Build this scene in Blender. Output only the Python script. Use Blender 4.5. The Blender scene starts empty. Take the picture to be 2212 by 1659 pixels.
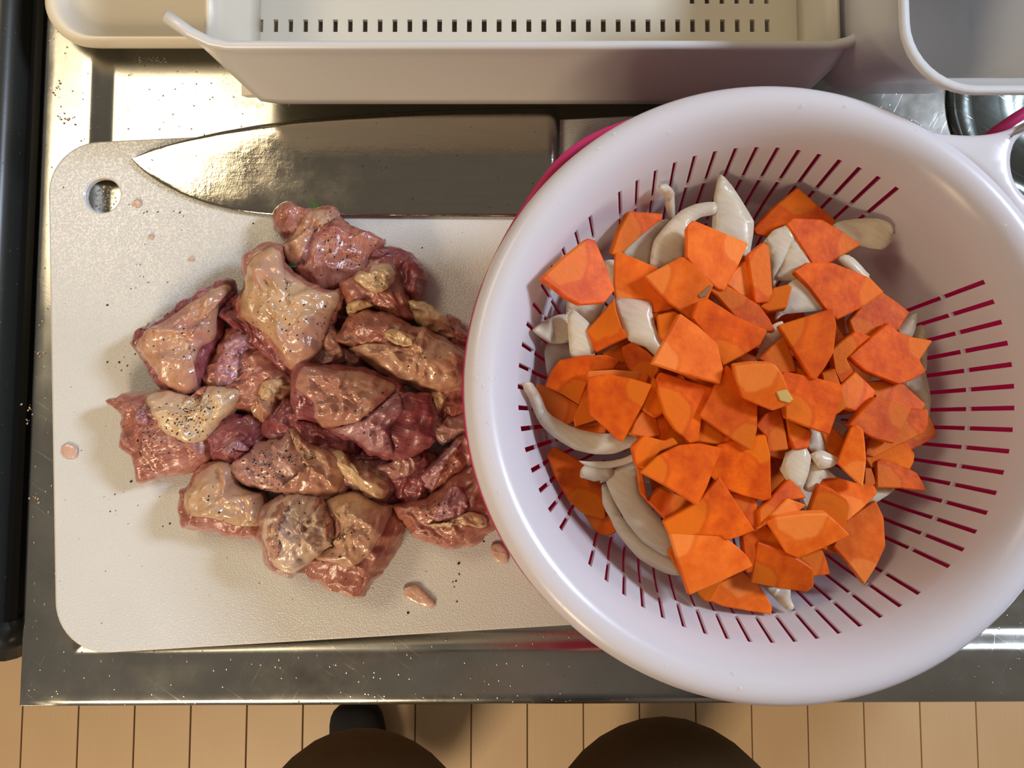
import bpy, bmesh, math, random
from mathutils import Vector, Matrix, noise
from mathutils.bvhtree import BVHTree
R = math.radians
random.seed(7)
sc = bpy.context.scene
COL = sc.collection

# ------------------------------------------------------------------ camera, light, exposure
CT = 0.85                                   # height of the steel worktop
CAMZ = CT + 0.36
TILT = R(4.0)
F = 1660.0
cam_d = bpy.data.cameras.new('camera'); cam = bpy.data.objects.new('camera', cam_d); COL.objects.link(cam)
cam.location = (0, 0, CAMZ); cam.rotation_euler = (TILT, 0, 0)
cam_d.sensor_width = 36; cam_d.lens = F / 2212 * 36; cam_d.clip_start = 0.01
sc.camera = cam
sc.view_settings.view_transform = 'Standard'; sc.view_settings.look = 'None'
sc.view_settings.gamma = 1; sc.view_settings.use_curve_mapping = False
sc.view_settings.exposure = 0.0

w = bpy.data.worlds.new('room_light'); sc.world = w; w.use_nodes = True
w.node_tree.nodes['Background'].inputs[0].default_value = (1.0, 0.87, 0.74, 1)
w.node_tree.nodes['Background'].inputs[1].default_value = 0.19

def area(name, loc, target, size, size_y, power, color):
    d = bpy.data.lights.new(name, 'AREA'); d.shape = 'RECTANGLE'; d.size = size; d.size_y = size_y
    d.energy = power; d.color = color
    o = bpy.data.objects.new(name, d); COL.objects.link(o); o.location = loc
    o.rotation_euler = (Vector(target) - Vector(loc)).to_track_quat('-Z', 'Y').to_euler()
    return o
area('warm_kitchen_lamp', (-0.57, 0.43, CT + 0.80), (-0.05, 0.05, CT), 0.44, 0.26, 3.0, (1.0, 0.82, 0.55))
area('window_daylight', (1.0, 0.40, CT + 0.85), (0, 0, CT), 0.22, 0.22, 16.5, (0.70, 0.81, 1.0))
area('floor_fill_light', (-1.0, -2.1, 2.35), (0, -0.5, 0), 0.8, 0.8, 62, (1.0, 0.78, 0.52))  # added warm fill to brighten the floor, not a known fitting

# ------------------------------------------------------------------ helpers
CAM = Vector((0, 0, CAMZ)); ROT = Matrix.Rotation(TILT, 3, 'X')
def ray(px, py): return ROT @ Vector((px - 1106, -(py - 829.5), -F))
def P(px, py, z):
    """the point at height z (above the floor) that the photograph shows at this pixel"""
    d = ray(px, py); return CAM + d * ((z - CAMZ) / d.z)
def H(px, py, h): return P(px, py, CT + h)

def mesh_obj(name, verts, faces, m=None, parent=None, smooth=True, loc=None):
    me = bpy.data.meshes.new(name)
    if loc is not None: verts = [Vector(v) - Vector(loc) for v in verts]
    me.from_pydata([tuple(v) for v in verts], [], faces); me.update()
    bm = bmesh.new(); bm.from_mesh(me); bmesh.ops.recalc_face_normals(bm, faces=bm.faces); bm.to_mesh(me); bm.free()
    if smooth:
        for p in me.polygons: p.use_smooth = True
    o = bpy.data.objects.new(name, me); COL.objects.link(o)
    if loc is not None: o.location = loc
    if m: me.materials.append(m)
    if parent: set_parent(o, parent)
    return o
def set_parent(o, parent):
    o.parent = parent
    o.matrix_parent_inverse = Matrix.Identity(4)
    o.location = Vector(o.location) - world_loc(parent)
def world_loc(o):
    v = Vector((0, 0, 0))
    while o: v += Vector(o.location); o = o.parent
    return v
def bm_obj(name, bm, m=None, parent=None, smooth=False):
    me = bpy.data.meshes.new(name); bmesh.ops.recalc_face_normals(bm, faces=bm.faces); bm.to_mesh(me); bm.free()
    if smooth:
        for p in me.polygons: p.use_smooth = True
    o = bpy.data.objects.new(name, me); COL.objects.link(o)
    if m: me.materials.append(m)
    if parent: set_parent(o, parent)
    return o
def tag(o, label=None, cat=None, group=None, kind=None):
    if label: o['label'] = label
    if cat: o['category'] = cat
    if group: o['group'] = group
    if kind: o['kind'] = kind
    return o
def thing(name, label, cat, loc, group=None):
    o = bpy.data.objects.new(name, None); COL.objects.link(o); o.location = loc
    o.empty_display_size = 0.02
    return tag(o, label, cat, group)
def box(bm, x0, x1, y0, y1, z0, z1, bev=0):
    r = bmesh.ops.create_cube(bm, size=1)
    vs = r['verts']
    for v in vs:
        v.co = Vector((x0 + (v.co.x + .5) * (x1 - x0), y0 + (v.co.y + .5) * (y1 - y0), z0 + (v.co.z + .5) * (z1 - z0)))
    if bev:
        es = list({e for v in vs for e in v.link_edges})
        bmesh.ops.bevel(bm, geom=es, offset=bev, segments=3, affect='EDGES', profile=.5)
def tube(path, rad, n=10, cap=True):
    verts, faces = [], []
    k = len(path)
    for i, p in enumerate(path):
        p = Vector(p); a = Vector(path[max(i-1, 0)]); b = Vector(path[min(i+1, k-1)])
        t = (b - a).normalized(); u = t.cross(Vector((0, 0, 1)))
        if u.length < 1e-4: u = Vector((1, 0, 0))
        u.normalize(); v = t.cross(u); r = rad[i] if isinstance(rad, (list, tuple)) else rad
        for j in range(n):
            an = 2 * math.pi * j / n; verts.append(p + u * math.cos(an) * r + v * math.sin(an) * r)
    for i in range(k - 1):
        for j in range(n):
            faces.append((i*n+j, i*n+(j+1) % n, (i+1)*n+(j+1) % n, (i+1)*n+j))
    if cap: faces.append(tuple(range(n))[::-1]); faces.append(tuple((k-1)*n+j for j in range(n)))
    return verts, faces
def solidify(o, t, off=-1):
    s = o.modifiers.new('thickness', 'SOLIDIFY'); s.thickness = t; s.offset = off; return s

# ------------------------------------------------------------------ materials
class NT:
    def __init__(s, name):
        s.m = bpy.data.materials.new(name); s.m.use_nodes = True; s.t = s.m.node_tree; s.b = s.t.nodes['Principled BSDF']
    def n(s, typ, **kw):
        x = s.t.nodes.new(typ)
        for k, v in kw.items(): setattr(x, k, v)
        return x
    def l(s, a, b): s.t.links.new(a, b)
    def setp(s, **kw):
        for k, v in kw.items():
            s.b.inputs[k.replace('_', ' ')].default_value = v
    def coord(s, scale=(1, 1, 1), rot=(0, 0, 0), kind='Object'):
        c = s.n('ShaderNodeTexCoord'); mp = s.n('ShaderNodeMapping')
        mp.inputs['Scale'].default_value = scale; mp.inputs['Rotation'].default_value = rot
        s.l(c.outputs[kind], mp.inputs['Vector']); return mp.outputs[0]
    def noise(s, vec, scale, detail=3, rough=.55, dist=0):
        x = s.n('ShaderNodeTexNoise'); x.inputs['Scale'].default_value = scale; x.inputs['Detail'].default_value = detail
        x.inputs['Roughness'].default_value = rough; x.inputs['Distortion'].default_value = dist
        s.l(vec, x.inputs['Vector']); return x.outputs['Fac']
    def ramp(s, fac, stops):
        x = s.n('ShaderNodeValToRGB'); e = x.color_ramp.elements
        while len(e) < len(stops): e.new(0.5)
        for el, (p, c) in zip(e, stops): el.position = p; el.color = (*c, 1) if len(c) == 3 else c
        s.l(fac, x.inputs[0]); return x.outputs[0]
    def mix(s, fac, a, b, mode='MIX'):
        x = s.n('ShaderNodeMix', data_type='RGBA', blend_type=mode)
        for i, v in ((0, fac), (6, a), (7, b)):
            if isinstance(v, (int, float)): x.inputs[i].default_value = v
            elif isinstance(v, tuple): x.inputs[i].default_value = (*v, 1) if len(v) == 3 else v
            else: s.l(v, x.inputs[i])
        return x.outputs[2]
    def bump(s, h, strength=.3, dist=.001, prev=None):
        x = s.n('ShaderNodeBump'); x.inputs['Strength'].default_value = strength; x.inputs['Distance'].default_value = dist
        s.l(h, x.inputs['Height'])
        if prev: s.l(prev, x.inputs['Normal'])
        s.l(x.outputs[0], s.b.inputs['Normal']); return x.outputs[0]
    def color(s, c): s.l(c, s.b.inputs['Base Color'])

def simple(name, col, rough=.5, metal=0, sss=0, coat=0, ior=1.5):
    t = NT(name); t.setp(Base_Color=(*col, 1), Roughness=rough, Metallic=metal)
    if sss:
        t.setp(Subsurface_Weight=sss, Subsurface_Scale=.004); t.b.inputs['Subsurface Radius'].default_value = (1, .6, .4)
    if coat: t.setp(Coat_Weight=coat, Coat_Roughness=.1)
    return t.m

def plastic(name, col, rough=.3, trans=0, bump=0, tcol=None):
    t = NT(name); v = t.coord()
    n = t.noise(v, 14, 2); c2 = tuple(x * .94 for x in col)
    t.color(t.mix(n, c2, col)); t.setp(Roughness=rough)
    if bump: t.bump(t.noise(v, 500, 2), bump, .0003)
    if trans:
        tr = t.n('ShaderNodeBsdfTranslucent'); tr.inputs[0].default_value = (*(tcol or col), 1)
        mx = t.n('ShaderNodeMixShader'); mx.inputs[0].default_value = trans
        out = t.t.nodes['Material Output']
        t.l(t.b.outputs[0], mx.inputs[1]); t.l(tr.outputs[0], mx.inputs[2]); t.l(mx.outputs[0], out.inputs[0])
    return t.m

M = {}
M['white_plastic'] = plastic('white_plastic', (.74, .73, .72), .28, .12)
M['cream_plastic'] = plastic('cream_plastic', (.76, .70, .58), .38, .05)
M['colander'] = plastic('colander_plastic', (.90, .89, .91), .24, .36, tcol=(.97, .86, .88))  # pale pink translucent tint stands for glow off the pink bowl
M['pink'] = plastic('pink_plastic', (.78, .06, .22), .22, .35, tcol=(.9, .10, .30))
M['black'] = simple('black_enamel', (.012, .012, .012), .3)
M['edge_line'] = simple('dark_gap', (.006, .006, .006), .7)

def steel(name, base=(.58, .57, .52), rough=.24, scratch=.25, stain=True, spk=True):
    t = NT(name); v = t.coord()
    
    def streak(rot, sc_):
        c0 = t.n('ShaderNodeVectorRotate', rotation_type='Z_AXIS'); t.l(v, c0.inputs['Vector']); c0.inputs['Angle'].default_value = R(rot)
        mp = t.n('ShaderNodeMapping'); mp.inputs['Scale'].default_value = sc_; t.l(c0.outputs[0], mp.inputs['Vector']); return mp.outputs[0]
    vs = streak(33, (5, 170, 6)); vs2 = streak(-62, (8, 230, 6))
    big = t.noise(v, 9, 4); fine = t.noise(v, 160, 3)
    s1 = t.noise(vs, 6, 3, .6, .3); s2 = t.noise(vs2, 6, 3, .6, .3)
    m1 = t.ramp(s1, [(.66, (0, 0, 0)), (.74, (1, 1, 1))]); m2 = t.ramp(s2, [(.66, (0, 0, 0)), (.74, (1, 1, 1))])
    sm = t.mix(1.0, m1, m2, 'ADD')
    col = t.mix(t.ramp(big, [(.35, (0, 0, 0)), (.7, (1, 1, 1))]), tuple(x * .78 for x in base), base)
    if stain:
        col = t.mix(t.ramp(t.noise(v, 60, 5, .7), [(.69, (0, 0, 0)), (.74, (.5, .5, .5))]), col, (.72, .68, .58))
    t.color(col); t.setp(Metallic=1.0)
    rr = t.mix(t.ramp(t.noise(v, 30, 4), [(.3, (0, 0, 0)), (.7, (1, 1, 1))]), (rough * .75,) * 3, (rough * 1.4,) * 3)
    rr = t.mix(sm, rr, (.34, .34, .34)); t.l(rr, t.b.inputs['Roughness'])
    b = t.bump(sm, scratch, .0002)
    b = t.bump(fine, .12, .0003, b)
    if spk:
        vo = t.n('ShaderNodeTexVoronoi'); vo.inputs['Scale'].default_value = 260; t.l(v, vo.inputs['Vector'])
        t.bump(t.ramp(vo.outputs['Distance'], [(.03, (1, 1, 1)), (.12, (0, 0, 0))]), .35, .0004, b)
    return t.m
M['steel'] = steel('worktop_steel', (.50, .49, .44), .22, .06)
M['steel_plain'] = steel('sink_steel', (.20, .22, .20), .16, .1, False, False)

def blade_mat():
    t = NT('blade_steel'); v = t.coord()
    n = t.noise(t.coord((3, 40, 3)), 12, 3)
    t.color(t.mix(n, (.36, .33, .27), (.43, .40, .34))); t.setp(Metallic=1.0, Roughness=.22)
    sm = t.noise(v, 55, 5, .7)
    rr = t.mix(t.ramp(sm, [(.4, (0, 0, 0)), (.65, (1, 1, 1))]), (.09,) * 3, (.16,) * 3); t.l(rr, t.b.inputs['Roughness'])
    b = t.bump(t.noise(v, 160, 4, .7), .20, .0004)
    t.bump(n, .08, .0002, b)
    return t.m
M['blade'] = blade_mat()

def board_mat():
    t = NT('board_plastic'); v = t.coord()
    col = t.mix(t.ramp(t.noise(v, 7, 3), [(.4, (0, 0, 0)), (.7, (1, 1, 1))]), (.60, .595, .57), (.68, .68, .665))
    # board tone mottled by broad noise only
    t.color(col); t.setp(Roughness=.24, Subsurface_Weight=.15, Subsurface_Scale=.006)
    vo = t.n('ShaderNodeTexVoronoi'); vo.inputs['Scale'].default_value = 1250; t.l(v, vo.inputs['Vector'])
    b = t.bump(t.ramp(vo.outputs['Distance'], [(.1, (1, 1, 1)), (.6, (0, 0, 0))]), .5, .00025)
    t.bump(t.noise(t.coord((400, 60, 1), (0, 0, R(40))), 3, 2), .15, .0003, b)
    return t.m
M['board'] = board_mat()

def carrot_mat(name, light, dark, core):
    t = NT(name); v = t.coord()
    oi = t.n('ShaderNodeObjectInfo')
    n = t.noise(v, 130, 4, .6)
    c = t.mix(t.ramp(n, [(.32, (0, 0, 0)), (.68, (1, 1, 1))]), dark, light)
    # paler heart of the root, with a darker ring where it meets the flesh
    ln = t.n('ShaderNodeVectorMath', operation='LENGTH'); t.l(v, ln.inputs[0])
    ad = t.n('ShaderNodeMath', operation='ADD'); wob = t.n('ShaderNodeMath', operation='MULTIPLY'); wob.inputs[1].default_value = .006
    t.l(t.noise(v, 120, 3), wob.inputs[0]); t.l(ln.outputs['Value'], ad.inputs[0]); t.l(wob.outputs[0], ad.inputs[1])
    sc30 = t.n('ShaderNodeMath', operation='MULTIPLY'); sc30.inputs[1].default_value = 30; t.l(ad.outputs[0], sc30.inputs[0]); ad = sc30
    rad = t.ramp(ad.outputs[0], [(.36, (1, 1, 1)), (.40, (0, 0, 0))])
    c = t.mix(rad, c, t.mix(t.noise(v, 300, 3), core, light))
    ring = t.ramp(ad.outputs[0], [(.345, (0, 0, 0)), (.375, (.55, .55, .55)), (.42, (0, 0, 0))])
    c = t.mix(ring, c, dark)
    hv = t.n('ShaderNodeHueSaturation'); t.l(c, hv.inputs['Color'])
    mr = t.n('ShaderNodeMapRange'); mr.inputs[3].default_value = .84; mr.inputs[4].default_value = 1.14
    t.l(oi.outputs['Random'], mr.inputs[0]); t.l(mr.outputs[0], hv.inputs['Value'])
    t.color(hv.outputs[0]); t.setp(Roughness=.5, Subsurface_Weight=.2, Subsurface_Scale=.003)
    t.b.inputs['Subsurface Radius'].default_value = (1, .35, .1); t.b.inputs['Specular IOR Level'].default_value = .22
    b = t.bump(t.noise(v, 420, 3), .35, .0004)
    t.bump(t.noise(t.coord((1, .3, 1)), 260, 3), .25, .0004, b)
    return t.m
M['carrot'] = carrot_mat('carrot_flesh', (.78, .130, .002), (.52, .055, .000), (.60, .145, .003))
M['carrot_pale'] = carrot_mat('carrot_flesh_pale', (.86, .18, .014), (.68, .10, .003), (.84, .25, .05))

def onion_mat():
    t = NT('onion_flesh'); v = t.coord()
    vr = t.n('ShaderNodeVectorRotate', rotation_type='Z_AXIS'); t.l(v, vr.inputs['Vector']); vr.inputs['Angle'].default_value = .5
    mp = t.n('ShaderNodeMapping'); mp.inputs['Scale'].default_value = (60, 420, 60); t.l(vr.outputs[0], mp.inputs['Vector'])
    st = t.noise(mp.outputs[0], 2, 4, .6, .3)
    t.color(t.mix(t.ramp(st, [(.35, (0, 0, 0)), (.65, (1, 1, 1))]), (.82, .69, .51), (.92, .83, .68)))
    t.setp(Roughness=.24, Transmission_Weight=.10, IOR=1.36, Subsurface_Weight=.3, Subsurface_Scale=.004)
    t.bump(st, .18, .0005)
    tr = t.n('ShaderNodeBsdfTranslucent'); tr.inputs[0].default_value = (.95, .80, .62, 1)
    mx = t.n('ShaderNodeMixShader'); mx.inputs[0].default_value = .30
    t.l(t.b.outputs[0], mx.inputs[1]); t.l(tr.outputs[0], mx.inputs[2]); t.l(mx.outputs[0], t.t.nodes['Material Output'].inputs[0])
    return t.m
M['onion'] = onion_mat()

def meat(name, stops, fib=1.0, rough=.27, bscale=90, bstr=.5, sss=.12, blush=None):
    t = NT(name); oi = t.n('ShaderNodeObjectInfo')
    v = t.coord(); ve = t.n('ShaderNodeVectorRotate', rotation_type='Z_AXIS'); t.l(v, ve.inputs['Vector'])
    ml = t.n('ShaderNodeMath', operation='MULTIPLY'); ml.inputs[1].default_value = 6.28; t.l(oi.outputs['Random'], ml.inputs[0]); t.l(ml.outputs[0], ve.inputs['Angle'])
    mp = t.n('ShaderNodeMapping'); mp.inputs['Scale'].default_value = (1, 1 + 6 * fib, 1); t.l(ve.outputs[0], mp.inputs['Vector'])
    n1 = t.noise(mp.outputs[0], 55, 6, .65, 1.6); n2 = t.noise(v, 42, 5, .65, 1.2); n3 = t.noise(v, 260, 3, .7)
    mixf = t.mix(.22, t.mix(.5, n1, n2), n3)
    c = t.ramp(mixf, stops)
    if blush: c = t.mix(t.ramp(t.noise(v, 24, 4, .6, 1), [(.48, (0, 0, 0)), (.62, (1, 1, 1))]), c, blush)
    # thin milky membrane patches
    c = t.mix(t.ramp(t.noise(v, 70, 5, .7, 2), [(.64, (0, 0, 0)), (.76, (.35, .35, .35))]), c, (.60, .42, .30))
    t.color(c); t.setp(Subsurface_Weight=sss, Subsurface_Scale=.003, Coat_Weight=.75, Coat_Roughness=.05)
    rr = t.mix(t.ramp(t.noise(v, 120, 3), [(.35, (0, 0, 0)), (.65, (1, 1, 1))]), (rough * .8,) * 3, (rough * 1.9,) * 3); t.l(rr, t.b.inputs['Roughness'])
    t.b.inputs['Subsurface Radius'].default_value = (1, .3, .2)
    b = t.bump(t.noise(v, bscale, 4, .55, .6), bstr * .8, .0014)
    b = t.bump(t.noise(mp.outputs[0], 130, 4), .4 * fib + .1, .0009, b)
    t.l(b, t.b.inputs['Coat Normal'])
    b = t.bump(t.noise(v, 650, 3), .3, .0004, b)
    return t.m
M['flesh'] = meat('chicken_flesh', [(.36, (.23, .060, .042)), (.46, (.35, .115, .080)), (.56, (.44, .185, .130)), (.66, (.54, .31, .21))])
M['flesh_dark'] = meat('chicken_flesh_dark', [(.36, (.14, .020, .026)), (.46, (.23, .046, .054)), (.58, (.33, .095, .098)), (.70, (.45, .22, .17))])
M['flesh_pale'] = meat('chicken_flesh_pale', [(.34, (.30, .12, .10)), (.46, (.40, .19, .16)), (.58, (.48, .27, .22)), (.70, (.58, .39, .30))], .8)
M['skin'] = meat('chicken_skin', [(.34, (.42, .22, .12)), (.46, (.52, .31, .17)), (.58, (.60, .40, .23)), (.70, (.68, .50, .32))], .25, .24, 140, .55, blush=(.52, .28, .19))
M['skin_pink'] = meat('chicken_skin_pink', [(.34, (.36, .145, .085)), (.46, (.47, .235, .145)), (.58, (.56, .33, .21)), (.70, (.66, .47, .32))], .35, .24, 140, .6, blush=(.45, .20, .15))
M['skin_grey'] = meat('chicken_skin_grey', [(.34, (.46, .24, .15)), (.46, (.60, .38, .26)), (.58, (.70, .52, .38)), (.70, (.78, .66, .52))], .3, .22, 110, .8, blush=(.66, .48, .38))
M['fat'] = meat('chicken_fat', [(.34, (.48, .27, .13)), (.48, (.60, .40, .22)), (.62, (.70, .53, .33))], 0, .22, 170, .5, blush=(.58, .36, .24))
M['fascia'] = meat('silver_membrane', [(.36, (.26, .08, .09)), (.50, (.40, .18, .20)), (.66, (.62, .42, .42))], 1.1, .16, 80, .25)
M['pepper'] = simple('ground_pepper', (.02, .013, .008), .6)
M['herb'] = simple('herb_green', (.03, .085, .01), .35)
M['water'] = NT('water').m
_t = M['water'].node_tree.nodes['Principled BSDF']; _t.inputs['Transmission Weight'].default_value = 1; _t.inputs['Roughness'].default_value = .02; _t.inputs['IOR'].default_value = 1.33
M['droplet'] = simple('clear_droplet', (.9, .9, .9), .03)
M['droplet'].node_tree.nodes['Principled BSDF'].inputs['Alpha'].default_value = .25
M['crumb'] = simple('dried_crumb', (.48, .34, .20), .7)

def plank_mat():
    t = NT('floor_laminate'); v = t.coord(); oi = t.n('ShaderNodeObjectInfo')
    g = t.noise(t.coord((60, 3, 1)), 4, 4)
    c = t.mix(g, (.56, .40, .235), (.66, .49, .30))
    c = t.mix(t.noise(v, 8, 3), c, (.55, .37, .21))
    t.color(c); t.setp(Roughness=.45); return t.m
M['plank'] = plank_mat()
M['groove'] = simple('floor_groove', (.30, .19, .10), .8)
def cloth(name, c, scale=900):
    t = NT(name); v = t.coord()
    t.color(t.mix(t.noise(v, 60, 3), tuple(x * .7 for x in c), c)); t.setp(Roughness=.95)
    t.bump(t.noise(t.coord((1, 1, .2)), scale, 2), .6, .001); return t.m
M['trousers'] = cloth('brown_corduroy', (.15, .085, .034))
M['shirt'] = cloth('dark_shirt', (.06, .055, .06))
M['slipper'] = cloth('black_slipper', (.01, .01, .012))
M['skin_person'] = simple('person_skin', (.55, .33, .24), .5, 0, .2)
M['cabinet'] = simple('cabinet_front', (.35, .30, .24), .5)

# ------------------------------------------------------------------ setting: floor planks
fl = mesh_obj('floor', [(-1.6, -1.8, -.012), (1.6, -1.8, -.012), (1.6, 1.0, -.012), (-1.6, 1.0, -.012),
                        (-1.6, -1.8, -.004), (1.6, -1.8, -.004), (1.6, 1.0, -.004), (-1.6, 1.0, -.004)],
              [(0, 1, 2, 3), (4, 5, 6, 7), (0, 1, 5, 4), (1, 2, 6, 5), (2, 3, 7, 6), (3, 0, 4, 7)], M['groove'], smooth=False)
tag(fl, kind='structure')
PW = 118.0 * 1.21 / F
x0 = P(46, 1590, 0).x
bm = bmesh.new(); box(bm, .0010, PW - .0010, -1.75, .95, -.004, 0, .0009)
pl0 = bm_obj('plank', bm, M['plank'])
for i in range(-16, 18):
    o = pl0 if i == -16 else pl0.copy()
    if i > -16: COL.objects.link(o)
    o.location = (x0 + i * PW, 0, 0); o.parent = fl

# ------------------------------------------------------------------ worktop of pressed steel
FLc = H(38, 1528, 0); FRc = H(2212, 1518, 0)
ux = (FRc - FLc); ux.z = 0; ux.normalize(); uy = Vector((-ux.y, ux.x, 0))
SINKC = None
counter = thing('steel_worktop', 'pressed stainless steel kitchen worktop with raised rounded rim, scratched and wet', 'worktop', FLc)
def cpt(a, b, z): return FLc + ux * a + uy * b + Vector((0, 0, z))
def sstep(x): x = min(1, max(0, x)); return x * x * (3 - 2 * x)
LX, LY = .95, .62
def prof(d):
    if d < .003: return -.0016 * (1 - d / .003) ** 2
    return -.0045 * sstep((d - .023) / .010)
base_s = [0, .0004, .0010, .0018, .003, .006, .012, .018, .023] + [.023 + .0012 * k for k in range(1, 10)] + [.04, .05, .07]
xs = base_s + [.1 + .03 * k for k in range(0, 29)]
ys = base_s + [.1 + .03 * k for k in range(0, 18)]
# the round sink opening, right behind the colander
sc_c = H(2300, 215, 0); sa, sb = (sc_c - FLc).dot(ux), (sc_c - FLc).dot(uy); SR = (H(2300, 215, 0) - H(2110, 215, 0)).length
V, Fc = [], []
idx = {}
for j, b in enumerate(ys):
    for i, a in enumerate(xs):
        idx[i, j] = len(V); V.append(cpt(a, b, prof(a) if a < b else prof(b)) if True else 0)
        d = min(a, b)
        if a < .05 and b < .05:                      # blend the corner
            dd = .05 - math.hypot(.05 - a, .05 - b); d = max(0, min(d, dd + .012))
        V[-1] = cpt(a, b, prof(d))
for j in range(len(ys) - 1):
    for i in range(len(xs) - 1):
        Fc.append((idx[i, j], idx[i+1, j], idx[i+1, j+1], idx[i, j+1]))
ni, nj = len(xs), len(ys)
def skirt(ids, out):
    global V, Fc
    prev = ids
    for (o_, z) in ((.0008, -.004), (.0008, -.010), (0, -.035), (-.006, -.036)):
        cur = []
        for k in ids: V.append(V[k] + out * o_ + Vector((0, 0, z))); cur.append(len(V) - 1)
        for k in range(len(ids) - 1): Fc.append((prev[k], prev[k+1], cur[k+1], cur[k]))
        prev = cur
skirt([idx[i, 0] for i in range(ni)], -uy)
skirt([idx[0, j] for j in range(nj)], -ux)
top = mesh_obj('steel_top', V, Fc, M['steel'], counter)
ring_v, ring_f = [], []
SC = cpt(sa, sb, 0)
for k in range(64):
    an = 2 * math.pi * k / 64; d = ux * math.cos(an) + uy * math.sin(an)
    for (r, z) in ((SR + .012, -.0043), (SR + .008, -.0032), (SR + .001, -.0030), (SR, -.0038), (SR - .012, -.0036), (SR - .013, -.0041), (SR - .020, -.0041), (0.001, -.0041)):
        ring_v.append(SC + d * r + Vector((0, 0, z)))
for k in range(64):
    for j in range(7): a = k * 8 + j; b = ((k + 1) % 64) * 8 + j; ring_f.append((a, a+1, b+1, b))
ringo = mesh_obj('sink_opening_disc', ring_v, ring_f, M['steel_plain'], counter); solidify(ringo, .0008, 1)  # flat dark disc standing in for the sink opening, no basin cut
gv, gf = tube([SC + (ux * math.cos(2*math.pi*k/64) + uy * math.sin(2*math.pi*k/64)) * (SR + .0002) + Vector((0, 0, -.0032)) for k in range(65)], .0009, 8, False)
mesh_obj('sink_edge_ring', gv, gf, M['edge_line'], counter)['label'] = 'thin black ring drawing the dark edge line of the sink opening'  # black ring drawn for the dark line at the sink edge
bm = bmesh.new(); box(bm, .01, LX, .012, LY, -.848, -.036)
cb = bm_obj('cabinet_body', bm, M['cabinet'], counter)
for v in cb.data.vertices: v.co = ux * v.co.x + uy * v.co.y + Vector((0, 0, v.co.z))
cb.location = (0, 0, 0)

# ------------------------------------------------------------------ black stove on the left
sf = H(20, 1385, 0.0); sx = H(88, 120, 0.0).x
st = thing('stove', 'black enamelled stove edge left of the steel worktop, spotted with grease', 'stove', (sx - .2, sf.y, 0))
bm = bmesh.new(); box(bm, sx - .5, sx - .008, sf.y, sf.y + .62, .03, CT - .012, .006)
b_ = bm_obj('stove_body', bm, M['black'])
set_parent(b_, st)
for v in b_.data.vertices: pass
def stovemat():
    t = NT('spotted_black_enamel'); v = t.coord()
    s = t.ramp(t.noise(v, 700, 2), [(.70, (0, 0, 0)), (.74, (1, 1, 1))])
    t.color(t.mix(s, (.028, .030, .026), (.16, .14, .10))); t.setp(Roughness=.34)
    t.bump(s, .4, .0004); return t.m
M['stove'] = stovemat()
V, Fc = [], []
prof_s = [(-.5, -.006), (-.055, -.006), (-.036, -.004), (-.026, .001), (-.021, .0035), (-.016, .003), (-.013, -.002), (-.0125, -.02)]
for y in (sf.y + .002, sf.y + .006, sf.y + .3, sf.y + .62):
    sh = (sf.y - y) * .0
    for (a, z) in prof_s: V.append((sx + a - (.012 if y < sf.y + .003 else 0) * 0, y, CT + z))
n_ = len(prof_s)
for j in range(3):
    for i in range(n_ - 1): Fc.append((j*n_+i, j*n_+i+1, (j+1)*n_+i+1, (j+1)*n_+i))
so = mesh_obj('stove_top', V, Fc, M['stove'], st); solidify(so, .003)
kv, kf = tube([P(15, 1290, CT - .02) + Vector((0, -.004, 0)), P(15, 1375, CT - .03)], [.016, .016], 20)
mesh_obj('control_knob', kv, kf, M['black'], st)['label'] = 'rounded black control knob at the front'

# ------------------------------------------------------------------ cutting board
def rounded(pts, rads, n=12):
    out = []
    k = len(pts)
    for i in range(k):
        p = Vector(pts[i]); a = Vector(pts[i-1]); b = Vector(pts[(i+1) % k]); r = rads[i] if isinstance(rads, (list, tuple)) else rads
        da, db = (a - p).normalized(), (b - p).normalized()
        for j in range(n + 1):
            t = j / n
            q0, q1 = p + da * r, p + db * r
            # circular-ish blend through a rational quadratic
            wgt = math.cos((math.pi - da.angle(db)) / 2)
            den = (1-t)**2 + 2*t*(1-t)*wgt + t*t
            out.append((q0 * (1-t)**2 + p * 2*t*(1-t)*wgt + q1 * t*t) / den)
    return out
BT = .0042                                   # board thickness
bc = [H(101, 310, BT), H(119, 1418, BT), H(1830, 1316, BT), H(1790, 228, BT)]
bc2 = [Vector((v.x, v.y)) for v in bc]
outline = rounded([Vector((v.x, v.y, 0)) for v in bc], .024)
hc = H(221, 421, BT); hr = .0083
bm = bmesh.new()
def ring(pts, z): return [bm.verts.new((p.x, p.y, z)) for p in pts]
hole = [Vector((hc.x + hr * math.cos(-2*math.pi*k/40), hc.y + hr * math.sin(-2*math.pi*k/40), 0)) for k in range(40)]
ctr = sum(outline, Vector()) / len(outline)
def inset(pts, c, d): return [p + (c - p).normalized() * d for p in pts]
Z0, Z1 = CT + .0003, CT + BT
levels = [(0.0012, Z0), (0, Z0 + .0012), (0, Z1 - .0014), (.0004, Z1 - .0005), (.0014, Z1)]
rings = [ring(inset(outline, ctr, d), z) for d, z in levels]
hl = [(-.0006, Z0), (0, Z0 + .0006), (0, Z1 - .0008), (-.0008, Z1)]
hrings = [ring([p + (p - Vector((hc.x, hc.y, 0))).normalized() * (-d) for p in hole], z) for d, z in hl]
for rs in (rings, hrings):
    for a, b in zip(rs, rs[1:]):
        for i in range(len(a)): bm.faces.new((a[i], a[(i+1) % len(a)], b[(i+1) % len(a)], b[i]))
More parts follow.
